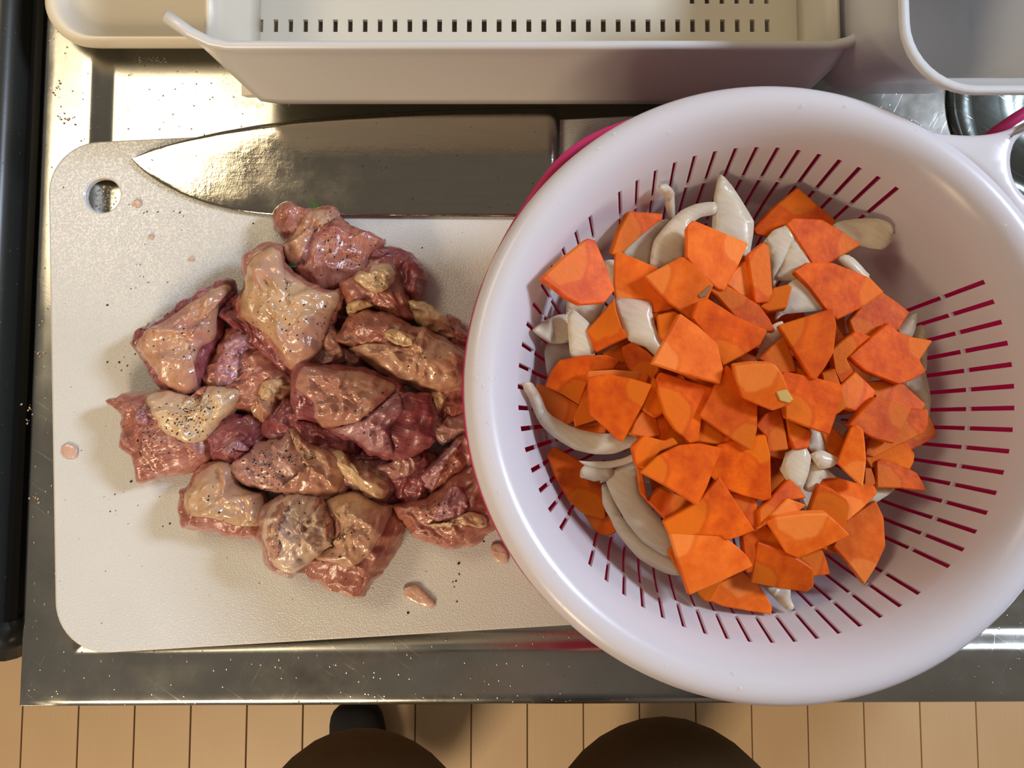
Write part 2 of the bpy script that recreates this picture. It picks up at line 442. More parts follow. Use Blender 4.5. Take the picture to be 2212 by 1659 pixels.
for ra, rb in ((rings[-1], hrings[-1]), (rings[0], hrings[0])):
    es = []
    for r_ in (ra, rb):
        for i in range(len(r_)):
            e = bm.edges.get((r_[i], r_[(i+1) % len(r_)])); es.append(e)
    bmesh.ops.triangle_fill(bm, edges=es, use_beauty=True, use_dissolve=False)
bo = bm_obj('cutting_board', bm, M['board'])
tag(bo, 'thin white plastic cutting board with rounded corners and a hanging hole, under the chicken', 'cutting board')

# ------------------------------------------------------------------ knife
KZ = CT + BT + .0022
kt = [(283, 343), (330, 322), (400, 302), (480, 284), (560, 270), (650, 259), (760, 249), (880, 241), (1000, 236), (1120, 233), (1200, 233)]
kb = [(283, 343), (310, 370), (350, 397), (400, 422), (450, 440), (510, 455), (570, 463), (660, 467), (760, 466), (900, 467), (1050, 468), (1207, 469)]
def samp(pl, n):
    L = [0]
    for a, b in zip(pl, pl[1:]): L.append(L[-1] + math.dist(a, b))
    out = []
    for k in range(n):
        t = L[-1] * k / (n - 1); i = 0
        while i < len(pl) - 2 and L[i+1] < t: i += 1
        f = (t - L[i]) / (L[i+1] - L[i]); out.append((pl[i][0] + f * (pl[i+1][0] - pl[i][0]), pl[i][1] + f * (pl[i+1][1] - pl[i][1])))
    return out
NK = 50
def atx(pl, x):
    for a, b in zip(pl, pl[1:]):
        if a[0] <= x <= b[0]: return a[1] + (b[1] - a[1]) * (x - a[0]) / (b[0] - a[0])
    return pl[-1][1]
V, Fc = [], []
fr = [0, .02, .06, .12, .3, .6, .85, .97, 1]
th = [.00015, .0009, .00105, .0011, .0009, .0006, .0004, .00015, .00002]
for i in range(NK):
    u = (i / (NK - 1)) ** 1.6; x = 283.5 + u * (1209 - 283.5); ya, yb = atx(kt, x), atx(kb, min(x, 1207))
    for s in (1, -1):
        for f_, t_ in zip(fr, th):
            y = ya + (yb - ya) * f_; tt = t_ * min(1, u * 12 + .1)
            p = P(x, y, KZ); V.append(p + Vector((0, 0, s * tt + .0035 * 0)))
m_ = len(fr)
for i in range(NK - 1):
    for s in range(2):
        for j in range(m_ - 1):
            a = i*2*m_ + s*m_ + j; b = a + 2*m_; Fc.append((a, a+1, b+1, b) if s else (a, b, b+1, a+1))
    a = i*2*m_; b = a + 2*m_
    Fc.append((a, a+m_, b+m_, b)); Fc.append((a+m_-1, b+m_-1, b+2*m_-1, a+2*m_-1))
a = (NK-1)*2*m_; Fc.append(tuple([a+j for j in range(m_)] + [a+m_+j for j in reversed(range(m_))]))
kn = thing('kitchen_knife', 'broad steel kitchen knife lying across the back of the cutting board', 'knife', P(1000, 350, KZ))
mesh_obj('blade', V, Fc, M['blade'], kn)
h0, h1 = P(1213, 300, KZ), P(1800, 262, KZ)
hv, hf = [], []
for i, (t, wy, wz) in enumerate([(0, .007, .0025), (.02, .011, .006), (.3, .012, .007), (.6, .0115, .007), (.9, .014, .008), (1, .010, .006)]):
    c = h0.lerp(h1, t)
    for k in range(16):
        an = 2*math.pi*k/16; c2 = c + Vector((0, math.cos(an)*wy*.8 - .0175, math.sin(an)*wz + .0055)); hv.append(c2)
for i in range(5):
    for k in range(16): hf.append((i*16+k, i*16+(k+1) % 16, (i+1)*16+(k+1) % 16, (i+1)*16+k))
hf.append(tuple(range(16))); hf.append(tuple(80+k for k in range(16)))
mesh_obj('handle', hv, hf, M['black'], kn)

# ------------------------------------------------------------------ colander in its pink bowl
RC = P(1681, 836, CT + .10); RIMZ = CT + .10
def colander_pt(r, an, z): return Vector((RC.x + r * math.cos(an), RC.y + r * math.sin(an), RIMZ + z))
slots = [26 - 5.05*k for k in range(15)] + [-54 - 5.1*k for k in range(17)] + [134.7 + 4.95*k for k in range(17)] + [56 + 4.96*k for k in range(15)]
slots = sorted(R(a) % (2*math.pi) for a in slots)
profile = [(.1030, -.0080, 0), (.1056, -.0075, 0), (.1063, -.0055, 0), (.1058, -.0030, 0), (.1042, -.0010, 0), (.1018, 0, 0), (.0990, -.0003, 0), (.0962, -.0018, 0),
           (.0938, -.0042, 0), (.0918, -.0070, 0), (.0902, -.0098, 0), (.0893, -.0118, 0), (.0888, -.0128, 1), (.0874, -.018, 1), (.0860, -.0235, 1), (.0846, -.0285, 1), (.0839, -.0318, 0), (.0837, -.0329, 1),
           (.0820, -.040, 1), (.0803, -.047, 1), (.0780, -.0545, 1), (.0755, -.0612, 0), (.0750, -.0623, 1), (.0700, -.0700, 1), (.0630, -.0765, 1), (.0560, -.0805, 0), (.0540, -.0815, 0),
           (.0400, -.0840, 0), (.0200, -.0848, 0), (.0010, -.085, 0)]
def wall_r(z):
    z -= RIMZ
    for a, b in zip(profile[11:], profile[12:]):
        if b[1] <= z <= a[1]: return b[0] + (a[0] - b[0]) * (z - b[1]) / (a[1] - b[1])
    return .09 if z > -.01 else .03
angs = []                                       # (angle, slot-starts-here)
hw = R(.58)
for i, a in enumerate(slots):
    angs.append((a - hw, True)); angs.append((a + hw, False))
    nxt = slots[(i+1) % len(slots)] + (2*math.pi if i == len(slots)-1 else 0)
    gap = nxt - a - 2*hw; nn = max(1, int(round(gap / R(2.2))))
    for k in range(1, nn): angs.append((a + hw + gap * k / nn, False))
V, Fc = [], []
na, npf = len(angs), len(profile)
for a, s in angs:
    for (r, z, q) in profile: V.append(colander_pt(r, a, z))
for i, (a, s) in enumerate(angs):
    i2 = (i + 1) % na
    for j in range(npf - 1):
        if s and profile[j][2]: continue
        Fc.append((i*npf+j, i*npf+j+1, i2*npf+j+1, i2*npf+j))
col = thing('colander', 'white plastic colander with rows of slots, full of sliced carrot and onion', 'colander', (RC.x, RC.y, RIMZ - .085))
cw = mesh_obj('slotted_basket', V, Fc, M['colander'], col); solidify(cw, .0013, 0)
es_ = cw.modifiers.new('crisp_edges', 'EDGE_SPLIT'); es_.split_angle = R(40)
# handle tab at the upper right, flowing out of the rim, with a grip hole
hz = RIMZ - .0012
tabu = [(1960, 262), (2010, 282), (2060, 290), (2110, 292), (2160, 286), (2212, 268), (2300, 225), (2400, 200), (2490, 215), (2530, 290), (2500, 400),
        (2440, 470), (2380, 530), (2350, 620), (2353, 720), (2311, 725), (2264, 580), (2171, 424), (2092, 346), (1990, 300)]
holep = [(2186, 330), (2205, 290), (2260, 262), (2340, 262), (2400, 300), (2400, 350), (2340, 400), (2260, 440), (2215, 420), (2190, 380)]
bm = bmesh.new()
def smoothpoly(pl, n=4):
    out = []; k = len(pl)
    for i in range(k):
        p0, p1, p2, p3 = (Vector(pl[(i+d) % k]) for d in (-1, 0, 1, 2))
        for j in range(n):
            t = j / n
            out.append(.5 * ((2*p1) + (p2-p0)*t + (2*p0-5*p1+4*p2-p3)*t*t + (3*p1-p0-3*p2+p3)*t**3))
    return out
o3 = [P(p[0], p[1], hz) for p in smoothpoly(tabu)]; h3 = [P(p[0], p[1], hz) for p in smoothpoly(holep)]
oc = sum(o3, Vector()) / len(o3)
def edgeloops(pts, sgn):
    k = len(pts); rr = []
    nrm = []
    for i in range(k):
        t = (pts[(i+1) % k] - pts[i-1]).normalized(); nrm.append(Vector((-t.y, t.x, 0)) * sgn)
    for (d, z) in ((.0, -.006), (-.0008, -.0035), (-.0004, -.0014), (.0008, -.0003), (.0024, 0)):
        rr.append([bm.verts.new(p + n * d + Vector((0, 0, z))) for p, n in zip(pts, nrm)])
    for a, b in zip(rr, rr[1:]):
        for i in range(k): bm.faces.new((a[i], a[(i+1) % k], b[(i+1) % k], b[i]))
    return rr[-1]
def area2(pts): return sum(pts[i-1].x * pts[i].y - pts[i].x * pts[i-1].y for i in range(len(pts)))
ra = edgeloops(o3, 1 if area2(o3) > 0 else -1); rb = edgeloops(h3, -1 if area2(h3) > 0 else 1)
es = [bm.edges.get((r_[i], r_[(i+1) % len(r_)])) for r_ in (ra, rb) for i in range(len(r_))]
bmesh.ops.triangle_fill(bm, edges=es, use_beauty=True)
hd = bm_obj('handle', bm, M['colander'], col, True)

# pink bowl beneath
bowl = thing('mixing_bowl', 'pink plastic bowl holding the white colander, only its rim showing', 'bowl', (RC.x, RC.y, CT + BT))
PB = P(1655, 845, CT + .090)
bp = [(.1010, .0865), (.1062, .0885), (.1068, .0900), (.1060, .0910), (.1040, .0910), (.1022, .0880), (.0985, .070), (.093, .045), (.082, .022), (.066, .010), (.050, .0075), (.020, .0068), (.001, .0068)]
V, Fc = [], []
NB = 128
PBc = Vector((RC.x - .001, RC.y, 0))
sp = R(128)
for i in range(NB):
    an = 2*math.pi*i/NB
    dd = (an - sp + math.pi) % (2*math.pi) - math.pi
    bulge = .0040 * math.exp(-(dd / R(13))**2)
    for (r, z) in bp:
        r2 = r + bulge * max(0, (z - .05) / .04) if z > .05 else r
        V.append(Vector((PBc.x + r2*math.cos(an), PBc.y + r2*math.sin(an), CT + z)))
for i in range(NB):
    for j in range(len(bp)-1): Fc.append((i*len(bp)+j, i*len(bp)+j+1, ((i+1) % NB)*len(bp)+j+1, ((i+1) % NB)*len(bp)+j))
bw = mesh_obj('bowl_body', V, Fc, M['pink'], bowl); solidify(bw, .0016, -1)
hp = [P(2120, 310, CT + .080), P(2155, 282, CT + .082), P(2190, 258, CT + .083), P(2225, 236, CT + .083), P(2290, 210, CT + .083), P(2380, 215, CT + .083), P(2420, 290, CT + .083), P(2400, 400, CT + .082), P(2330, 480, CT + .08), P(2290, 530, CT + .08)]
hv, hf = tube(hp, .0021, 12); mesh_obj('grip', hv, hf, M['pink'], bowl)

# ------------------------------------------------------------------ dish rack: drip tray, basket, cutlery cup
tray = thing('drip_tray', 'cream plastic drip tray with rounded corner at the back of the worktop', 'tray', H(300, 20, .008))
tc = [H(88, -300, .0145), H(86, 84, .0145), H(1990, 84, .0145), H(1990, -300, .0145)]
tc = [Vector((v.x, v.y, 0)) for v in tc]
ol = rounded(tc, [.03, .020, .02, .03], 14)
cc = sum(ol, Vector()) / len(ol)
V, Fc = [], []
lv = [(.010, .0035), (.003, .0040), (.0005, .006), (0, .0085), (.0006, .0120), (.0025, .0142), (.005, .0145), (.007, .0135), (.009, .0095), (.012, .0075)]
for d, z in lv:
    for p in ol: q = p + (cc - p).normalized() * d * 1.2; V.append((q.x, q.y, CT + z))
k_ = len(ol)
for j in range(len(lv)-1):
    for i in range(k_): Fc.append((j*k_+i, j*k_+(i+1) % k_, (j+1)*k_+(i+1) % k_, (j+1)*k_+i))
Fc.append(tuple(range(k_))); Fc.append(tuple((len(lv)-1)*k_+i for i in range(k_)))
mesh_obj('tray_body', V, Fc, M['cream_plastic'], tray)
for (px, py) in ((330, 40), (1700, 40)):
    c = H(px, py, .004); v_, f_ = tube([c + Vector((0, .012, -.0080)), c + Vector((0, .012, .001))], .007, 16)
    mesh_obj('foot', v_, f_, M['cream_plastic'], tray)

bk = thing('rack_basket', 'long white plastic dish rack basket with slotted floor above the knife', 'dish rack', H(1100, 60, .0145))
FZ = CT + .0165; TZ = CT + .065
yb = (945 - 192) * .346 / F; yt = yb + .001
xl, xr = -.1175, .1330
# floor with drain slots
pit = 33.35 * .3435 / F; sw = 11.0 * .3435 / F / 2
sx0 = P(531, 55, FZ).x; ysl0, ysl1 = P(1100, 69, FZ).y, P(1100, 42, FZ).y
rows = [(ysl0, ysl1), (P(1100, 8, FZ).y, P(1100, -20, FZ).y)]
xsr = [xl]; flag = []
for k in range(36): c = sx0 + k * pit; xsr += [c - sw, c + sw]
xsr.append(xr); ysr = [yb, rows[0][0], rows[0][1], rows[1][0], rows[1][1], yb + .16]
V, Fc = [], []
for y in ysr:
    for x in xsr: V.append((x, y, FZ))
nx = len(xsr)
for j in range(len(ysr)-1):
    for i in range(nx-1):
        if i % 2 == 1 and (j == 1 or (j == 3 and i > 60)): continue
        Fc.append((j*nx+i, j*nx+i+1, (j+1)*nx+i+1, (j+1)*nx+i))
fo = mesh_obj('slotted_floor', V, Fc, M['cream_plastic'], bk, False); solidify(fo, .002)
# side and back walls
def wallstrip(name, a, b, ta, tb, m):
    V, Fc = [], []
    n = 8
    for i in range(n+1):
        t = i/n
        for s in range(5):
            u = s/4; V.append(Vector(a).lerp(Vector(b), t).lerp(Vector(ta).lerp(Vector(tb), t), u))
    for i in range(n):
        for s in range(4): Fc.append((i*5+s, i*5+s+1, (i+1)*5+s+1, (i+1)*5+s))
    o = mesh_obj(name, V, Fc, m, bk); solidify(o, .002, 0); return o
wallstrip('side_wall', (xl, yb, FZ), (xl, yb+.16, FZ), (xl-.0040, yb, TZ), (xl-.0040, yb+.16, TZ), M['cream_plastic'])
wallstrip('side_wall', (xr, yb, FZ), (xr, yb+.16, FZ), (xr-.0035, yb, TZ), (xr-.0035, yb+.16, TZ), M['cream_plastic'])
wallstrip('back_wall', (xl, yb+.16, FZ), (xr, yb+.16, FZ), (xl-.004, yb+.16, TZ), (xr-.0035, yb+.16, TZ), M['cream_plastic'])
# front wall with flared ears
V, Fc = [], []
NX, NZ = 60, 10
top_l = -.1262; top_r = .1395
for i in range(NX+1):
    u = i/NX
    for j in range(NZ+1):
        v = j/NZ
        xa = (xl+.002) + u*((xr-.002)-(xl+.002)); xb = top_l + u*(top_r-top_l)
        e = (max(0, abs(u-.5)*2-.90)/.10)
        x = xa + (xb-xa)*v + (.0085 if u > .5 else -.0085) * e**1.3 * v**3
        z = (FZ-.003) + (TZ-FZ+.003)*v + .006*e**2 * v**2 + .003 * e**2 * (1-v)**2
        y = yb - .0015 + (yt-yb)*v + .0088*e**2*v**2 - .0014 * max(0, v-.9)/.1
        V.append((x, y, z))
for i in range(NX):
    for j in range(NZ): a = i*(NZ+1)+j; b = a+NZ+1; Fc.append((a, a+1, b+1, b))
fw = mesh_obj('front_wall', V, Fc, M['white_plastic'], bk); solidify(fw, .0022, 0)
path = []
for i in range(NX+1): path.append(Vector(V[i*(NZ+1)+NZ]) + Vector((0, 0, .0003)))
hv, hf = tube(path, [.0019 + .0008*max(0, 1-min(i, NX-i)/3) for i in range(NX+1)], 10); mesh_obj('rolled_lip', hv, hf, M['white_plastic'], bk)

cup = thing('cutlery_cup', 'white plastic cutlery cup with rounded rim hanging at the right end of the rack', 'cutlery cup', H(2050, 60, .02))
V, Fc = [], []
def rrect(x0, x1, y0, y1, r, n=10):
    out = []
    for (cx, cy, a0) in ((x1-r, y1-r, 0), (x0+r, y1-r, 90), (x0+r, y0+r, 180), (x1-r, y0+r, 270)):
        for k in range(n+1): a = R(a0 + 90*k/n); out.append((cx + r*math.cos(a), cy + r*math.sin(a)))
    return out
sec = [(.1385, .202, .158, .205, .012, .022), (.1355, .205, .154, .206, .018, .025), (.1345, .207, .149, .207, .02, .045), (.134, .208, .139, .208, .022, .070), (.1325, .210, .127, .209, .024, .095), (.1312, .213, .1165, .211, .024, .1085),
       (.1302, .215, .1142, .213, .024, .1105), (.1310, .2145, .1150, .2125, .0235, .1118), (.1335, .212, .1172, .211, .022, .1112), (.1345, .211, .119, .210, .022, .107), (.136, .208, .130, .208, .021, .090), (.137, .206, .142, .206, .020, .065), (.138, .204, .154, .204, .018, .030)]
for (a, b, c, d, r, z) in sec:
    for p in rrect(a, b, c, d, r): V.append((p[0], p[1], CT+z))
kk = 44
for j in range(len(sec)-1):
    for i in range(kk): Fc.append((j*kk+i, j*kk+(i+1) % kk, (j+1)*kk+(i+1) % kk, (j+1)*kk+i))
Fc.append(tuple(range(kk))); Fc.append(tuple((len(sec)-1)*kk+i for i in range(kk)))
mesh_obj('cup_body', V, Fc, M['white_plastic'], cup)

TILTS = {31: (.10, .25), 52: (-.05, .35), 53: (.1, .3), 60: (0, .2), 0: (.1, -.25), 5: (0, .3), 46: (.3, 0), 71: (.2,.15)}
# ------------------------------------------------------------------ food: shared outline tools
ZM = {'A': (1100, 360, 4.609), 'B': (1500, 360, 4.609), 'C': (1800, 540, 4.609), 'D': (1100, 660, 4.609), 'E': (1460, 660, 4.609),
      'F': (1700, 860, 4.609), 'G': (1120, 960, 4.609), 'H': (1440, 980, 4.254), 'P': (230, 420, 3.771), 'Q': (620, 420, 3.771),
      'R': (230, 820, 3.771), 'S': (620, 860, 3.771), 'X': (0, 0, 1)}
def px(tagk, pts):
    a, b, s = ZM[tagk]; return [(a + p[0] / s, b + p[1] / s) for p in pts]
def cen(pts): return (sum(p[0] for p in pts) / len(pts), sum(p[1] for p in pts) / len(pts))
def dome(x, y):
    r = math.hypot(x - 1588, y - 857) / 450
    return .060 + .017 * max(0, 1 - r * r)
def on_plane(pts, c, h, gx, gy):
    """corner points on a tilted plane through the pile at height h"""
    o = H(c[0], c[1], h); n = Vector((-gx, -gy, 1)); out = []
    for p in pts:
        d = ray(*p); out.append(CAM + d * ((o - CAM).dot(n) / d.dot(n)))
    return out, n.normalized()
def fit_plane(pts, h, gx, gy, margin=.0015):
    c = cen(pts)
    for it in range(60):
        w_, n = on_plane(pts, c, h, gx, gy)
        ex = max((Vector((v.x - RC.x, v.y - RC.y)).length - (wall_r(v.z) - margin)) for v in w_)
        if ex <= 0: break
        d = Vector((H(*c, h).x - RC.x, H(*c, h).y - RC.y))
        if d.length > 1e-6: d.normalize()
        h += .0006
        if it < 22: gx += d.x * .025; gy += d.y * .025
    return w_, n
def slab(name, pts, n, thick, m, bev=.0005, origin=None):
    """a cut slice: the outline is its upper face"""
    bm = bmesh.new(); k = len(pts); o = origin or pts[0]
    t_ = [bm.verts.new(p - o) for p in pts]; b_ = [bm.verts.new(p - o - n * thick) for p in pts]
    bm.faces.new(t_); bm.faces.new(b_[::-1])
    for i in range(k): bm.faces.new((t_[i], b_[i], b_[(i+1) % k], t_[(i+1) % k]))
    bmesh.ops.recalc_face_normals(bm, faces=bm.faces)
    bmesh.ops.bevel(bm, geom=list(bm.edges), offset=bev, segments=1, affect='EDGES', profile=.5, clamp_overlap=True)
    ob = bm_obj(name, bm, m); ob.location = o; return ob
def sharpest(pts):
    best, bi = 9, 0
    for i in range(len(pts)):
        a, b = Vector(pts[i-1]) - Vector(pts[i]), Vector(pts[(i+1) % len(pts)]) - Vector(pts[i])
        if a.length < 40 or b.length < 40: continue
        an = a.angle(b)
        if an < best: best, bi = an, i
    return bi

# ------------------------------------------------------------------ onion slivers
def blade_of_onion(name, pts, h, gx=0, gy=0, thick=.0022, arch=.0016, seed=0, margin=.002):
    w_, n = on_plane(pts, cen(pts), h, gx, gy)
    for q in range(len(w_)):                       # an end that meets the wall climbs it
        for it in range(80):
            v = w_[q]
            if Vector((v.x - RC.x, v.y - RC.y)).length <= wall_r(v.z) - margin: break
            d = ray(*pts[q]); w_[q] = v - d * (.0006 / abs(d.z))
    c = sum(w_, Vector()) / len(w_)
    # radial mesh between centre line and outline, gently arched like a layer of the bulb
    ol = []
    k = len(w_)
    for i in range(k):
        for j in range(4):
            t = j / 4; p0, p1, p2, p3 = w_[i-1], w_[i], w_[(i+1) % k], w_[(i+2) % k]
            cr = .5 * ((2*p1) + (p2-p0)*t + (2*p0-5*p1+4*p2-p3)*t*t + (3*p1-p0-3*p2+p3)*t**3)
            ol.append(cr.lerp(p1.lerp(p2, t), .45))
    bm = bmesh.new(); K = len(ol)
    tv = [bm.verts.new(p - c) for p in ol]
    f = bm.faces.new(tv)
    bmesh.ops.triangulate(bm, faces=[f])
    for _ in range(2): bmesh.ops.subdivide_edges(bm, edges=[e for e in bm.edges if e.calc_length() > .0035], cuts=1, use_grid_fill=False)
    bmesh.ops.triangulate(bm, faces=[f for f in bm.faces if len(f.verts) > 4])
    segs = [(ol[i] - c, ol[(i+1) % K] - c) for i in range(K)]
    def dist(p):
        b = 9
        for s0, s1 in segs:
            d = s1 - s0; t = max(0, min(1, (p - s0).dot(d) / (d.length_squared + 1e-12))); b = min(b, (p - s0 - d*t).length)
        return b
    for v in bm.verts:
        d = dist(v.co); v.co += n * (arch * (1 - math.exp(-d / .0035)) + .0004 * noise.noise(v.co * 120 + Vector((seed, 0, 0))))
    ob = bm_obj(name, bm, M['onion'], None, True); ob.location = c; 
    s = solidify(ob, thick, -1)
    return ob

ONIONS = [
 ('A', [(1110,880),(1130,830),(1180,740),(1300,620),(1430,550),(1600,520),(1560,600),(1440,720),(1400,980),(1250,930)], 1, 'onion sliver under the broad pale onion band, upper left of the colander'),
 ('A', [(1395,970),(1440,760),(1560,600),(1700,460),(1850,395),(2040,375),(2040,480),(1900,510),(1800,590),(1700,930),(1460,1020)], 2, 'broad pale onion band curling over to the tall pointed onion piece'),
 ('B', [(245,75),(340,200),(450,370),(560,560),(540,760),(500,900),(200,700),(175,600),(195,300)], 2, 'tall pointed onion piece standing highest against the slotted back wall'),
 ('A', [(1480,190),(1570,170),(1640,250),(1650,510),(1590,520),(1570,330)], 1, 'small clear onion chip left of the tall pointed onion piece'),
 ('B', [(690,750),(780,640),(870,600),(940,580),(1010,690),(900,950),(780,1200),(740,800)], 2, 'glossy wet onion piece with bubbles below the topmost carrot'),
 ('B', [(1370,590),(1600,540),(1880,535),(1975,600),(1930,730),(1850,835),(1640,790),(1450,800)], 3, 'peach tinted onion piece poking out to the right at the back of the colander'),
 ('B', [(1440,930),(1530,900),(1640,1000),(1730,1090),(1600,1090)], 2, 'thin onion edge behind the right-hand carrot at the back'),
 ('D', [(230,250),(290,180),(400,130),(580,100),(620,250),(590,370),(390,370)], 2, 'curved cream onion piece against the left wall of the colander'),
 ('D', [(580,130),(620,50),(670,60),(810,190),(850,350),(850,490),(640,520),(600,440)], 3, 'upright split onion piece beside the curved cream one at the left'),
 ('D', [(350,480),(390,370),(600,400),(640,520),(510,560),(385,700)], 1, 'shaded onion piece tucked under the two pale ones at the left wall'),
 ('D', [(1050,-60),(1390,-20),(1410,80),(1450,250),(1535,440),(1480,530),(1350,410),(1190,350),(1080,80)], 1.2, 'long white onion strip running down from under the corner carrot, left of the centre'),
 ('D', [(128,775),(160,765),(215,860),(300,990),(450,1130),(640,1230),(900,1290),(1220,1280),(1340,1290),(1330,1340),(1050,1460),(850,1470),(650,1430),(450,1310),(280,1130),(195,930),(150,850)], 1.5, 'longest thin onion arc sweeping along the left wall of the colander'),
 ('G', [(600,165),(700,175),(900,170),(1050,140),(1190,80),(1190,150),(1050,205),(900,238),(700,230)], 1.6, 'slim onion strip just below the long thin arc'),
 ('G', [(620,240),(610,325),(680,330),(770,355),(850,300),(805,380),(930,300),(900,200),(780,215),(680,200)], 1.3, 'frayed onion root end lying on the left-hand carrot'),
 ('G', [(870,350),(1000,220),(1165,190),(1215,480),(1290,600),(1530,880),(1560,1010),(1500,1130),(1250,980),(1080,780),(940,540)], 1.4, 'upper layer of the big curved onion wedge at the lower left'),
 ('G', [(830,400),(900,400),(940,560),(1020,730),(1250,980),(1560,1150),(1640,1300),(1450,1260),(1200,1120),(1000,880),(850,590)], .8, 'outer layer of the big curved onion wedge at the lower left'),
 ('F', [(0,540),(130,480),(190,490),(240,590),(210,760),(150,900),(60,880),(-20,800),(-60,700)], 2.5, 'rounded white onion piece right of the centre, half ringed by carrots'),
 ('F', [(235,560),(350,520),(440,560),(515,600),(500,650),(440,690),(330,700)], 2.6, 'glistening wet onion tip beside the rounded white onion'),
 ('F', [(230,640),(330,680),(480,790),(330,800),(250,930),(160,900)], 1.6, 'flat pink tinted onion piece below the glistening onion tip'),
 ('C', [(630,800),(720,690),(840,620),(830,730),(790,860),(680,870)], 2.5, 'bright onion tip showing between two carrots at the right edge'),
 ('C', [(790,860),(820,770),(870,745),(920,780),(935,1000),(930,1200),(860,1090)], 1.6, 'glassy onion edge behind the notched carrot at the right'),
 ('C', [(680,1320),(900,1200),(940,1300),(970,1500),(950,1690),(860,1620),(910,1530),(750,1380)], 1.2, 'glassy onion sheet lining the right side of the pile'),
 ('F', [(870,880),(1080,895),(1000,970),(850,1060),(760,1110)], 1, 'thin onion sliver under the long carrot at the lower right'),
 ('H', [(900,1230),(1100,1240),(1165,1430),(1110,1440),(1000,1340)], .8, 'two-layered onion tip sticking out at the bottom of the pile'),
 ('B', [(980,700),(1190,980),(1010,1040),(1060,1130),(800,1130),(870,950)], 1, 'broad pink shaded onion sheet between the carrots at the back right'),
 ('B', [(800,1530),(900,1470),(1300,1420),(1250,1250),(1100,1150),(960,1150),(860,1300)], .6, 'shaded onion sheet in the hollow right of the back carrots'),
 ('E', [(900,240),(1040,160),(1060,260),(950,400),(830,540),(770,590),(830,420)], 1.2, 'narrow lilac onion sliver in the gap above the pile centre'),
 ('A', [(935,950),(1070,960),(1050,1200),(1000,1180)], 1, 'small onion corner between the two upper left carrots'),
 ('A', [(600,1300),(760,1350),(960,1340),(830,1580),(650,1440),(560,1500)], 1, 'shaded onion sheet under the large upper left carrot'),
 ('C', [(0,70),(140,70),(340,280),(330,330),(150,200)], 2.2, 'slim onion strip lying behind the right-hand back carrot'),
 ('F', [(200,480),(240,310),(350,330),(400,520),(300,560)], 1.2, 'pale onion wedge in the hollow right of the centre'),
]
LH = .0034
for i, (z_, pts, lay, lab) in enumerate(ONIONS):
    p_ = px(z_, pts); c = cen(p_)
    random.seed(100 + i)
    o = blade_of_onion('onion_slice', p_, dome(*c) + lay * LH, random.uniform(-.08, .08), random.uniform(-.08, .08), seed=i,
                       thick=.0026 if i in (11, 12, 13) else .0019, arch=.0014 if i in (14, 15, 16, 2) else .0008)
    tag(o, lab, 'onion', 'onion slices in the colander')

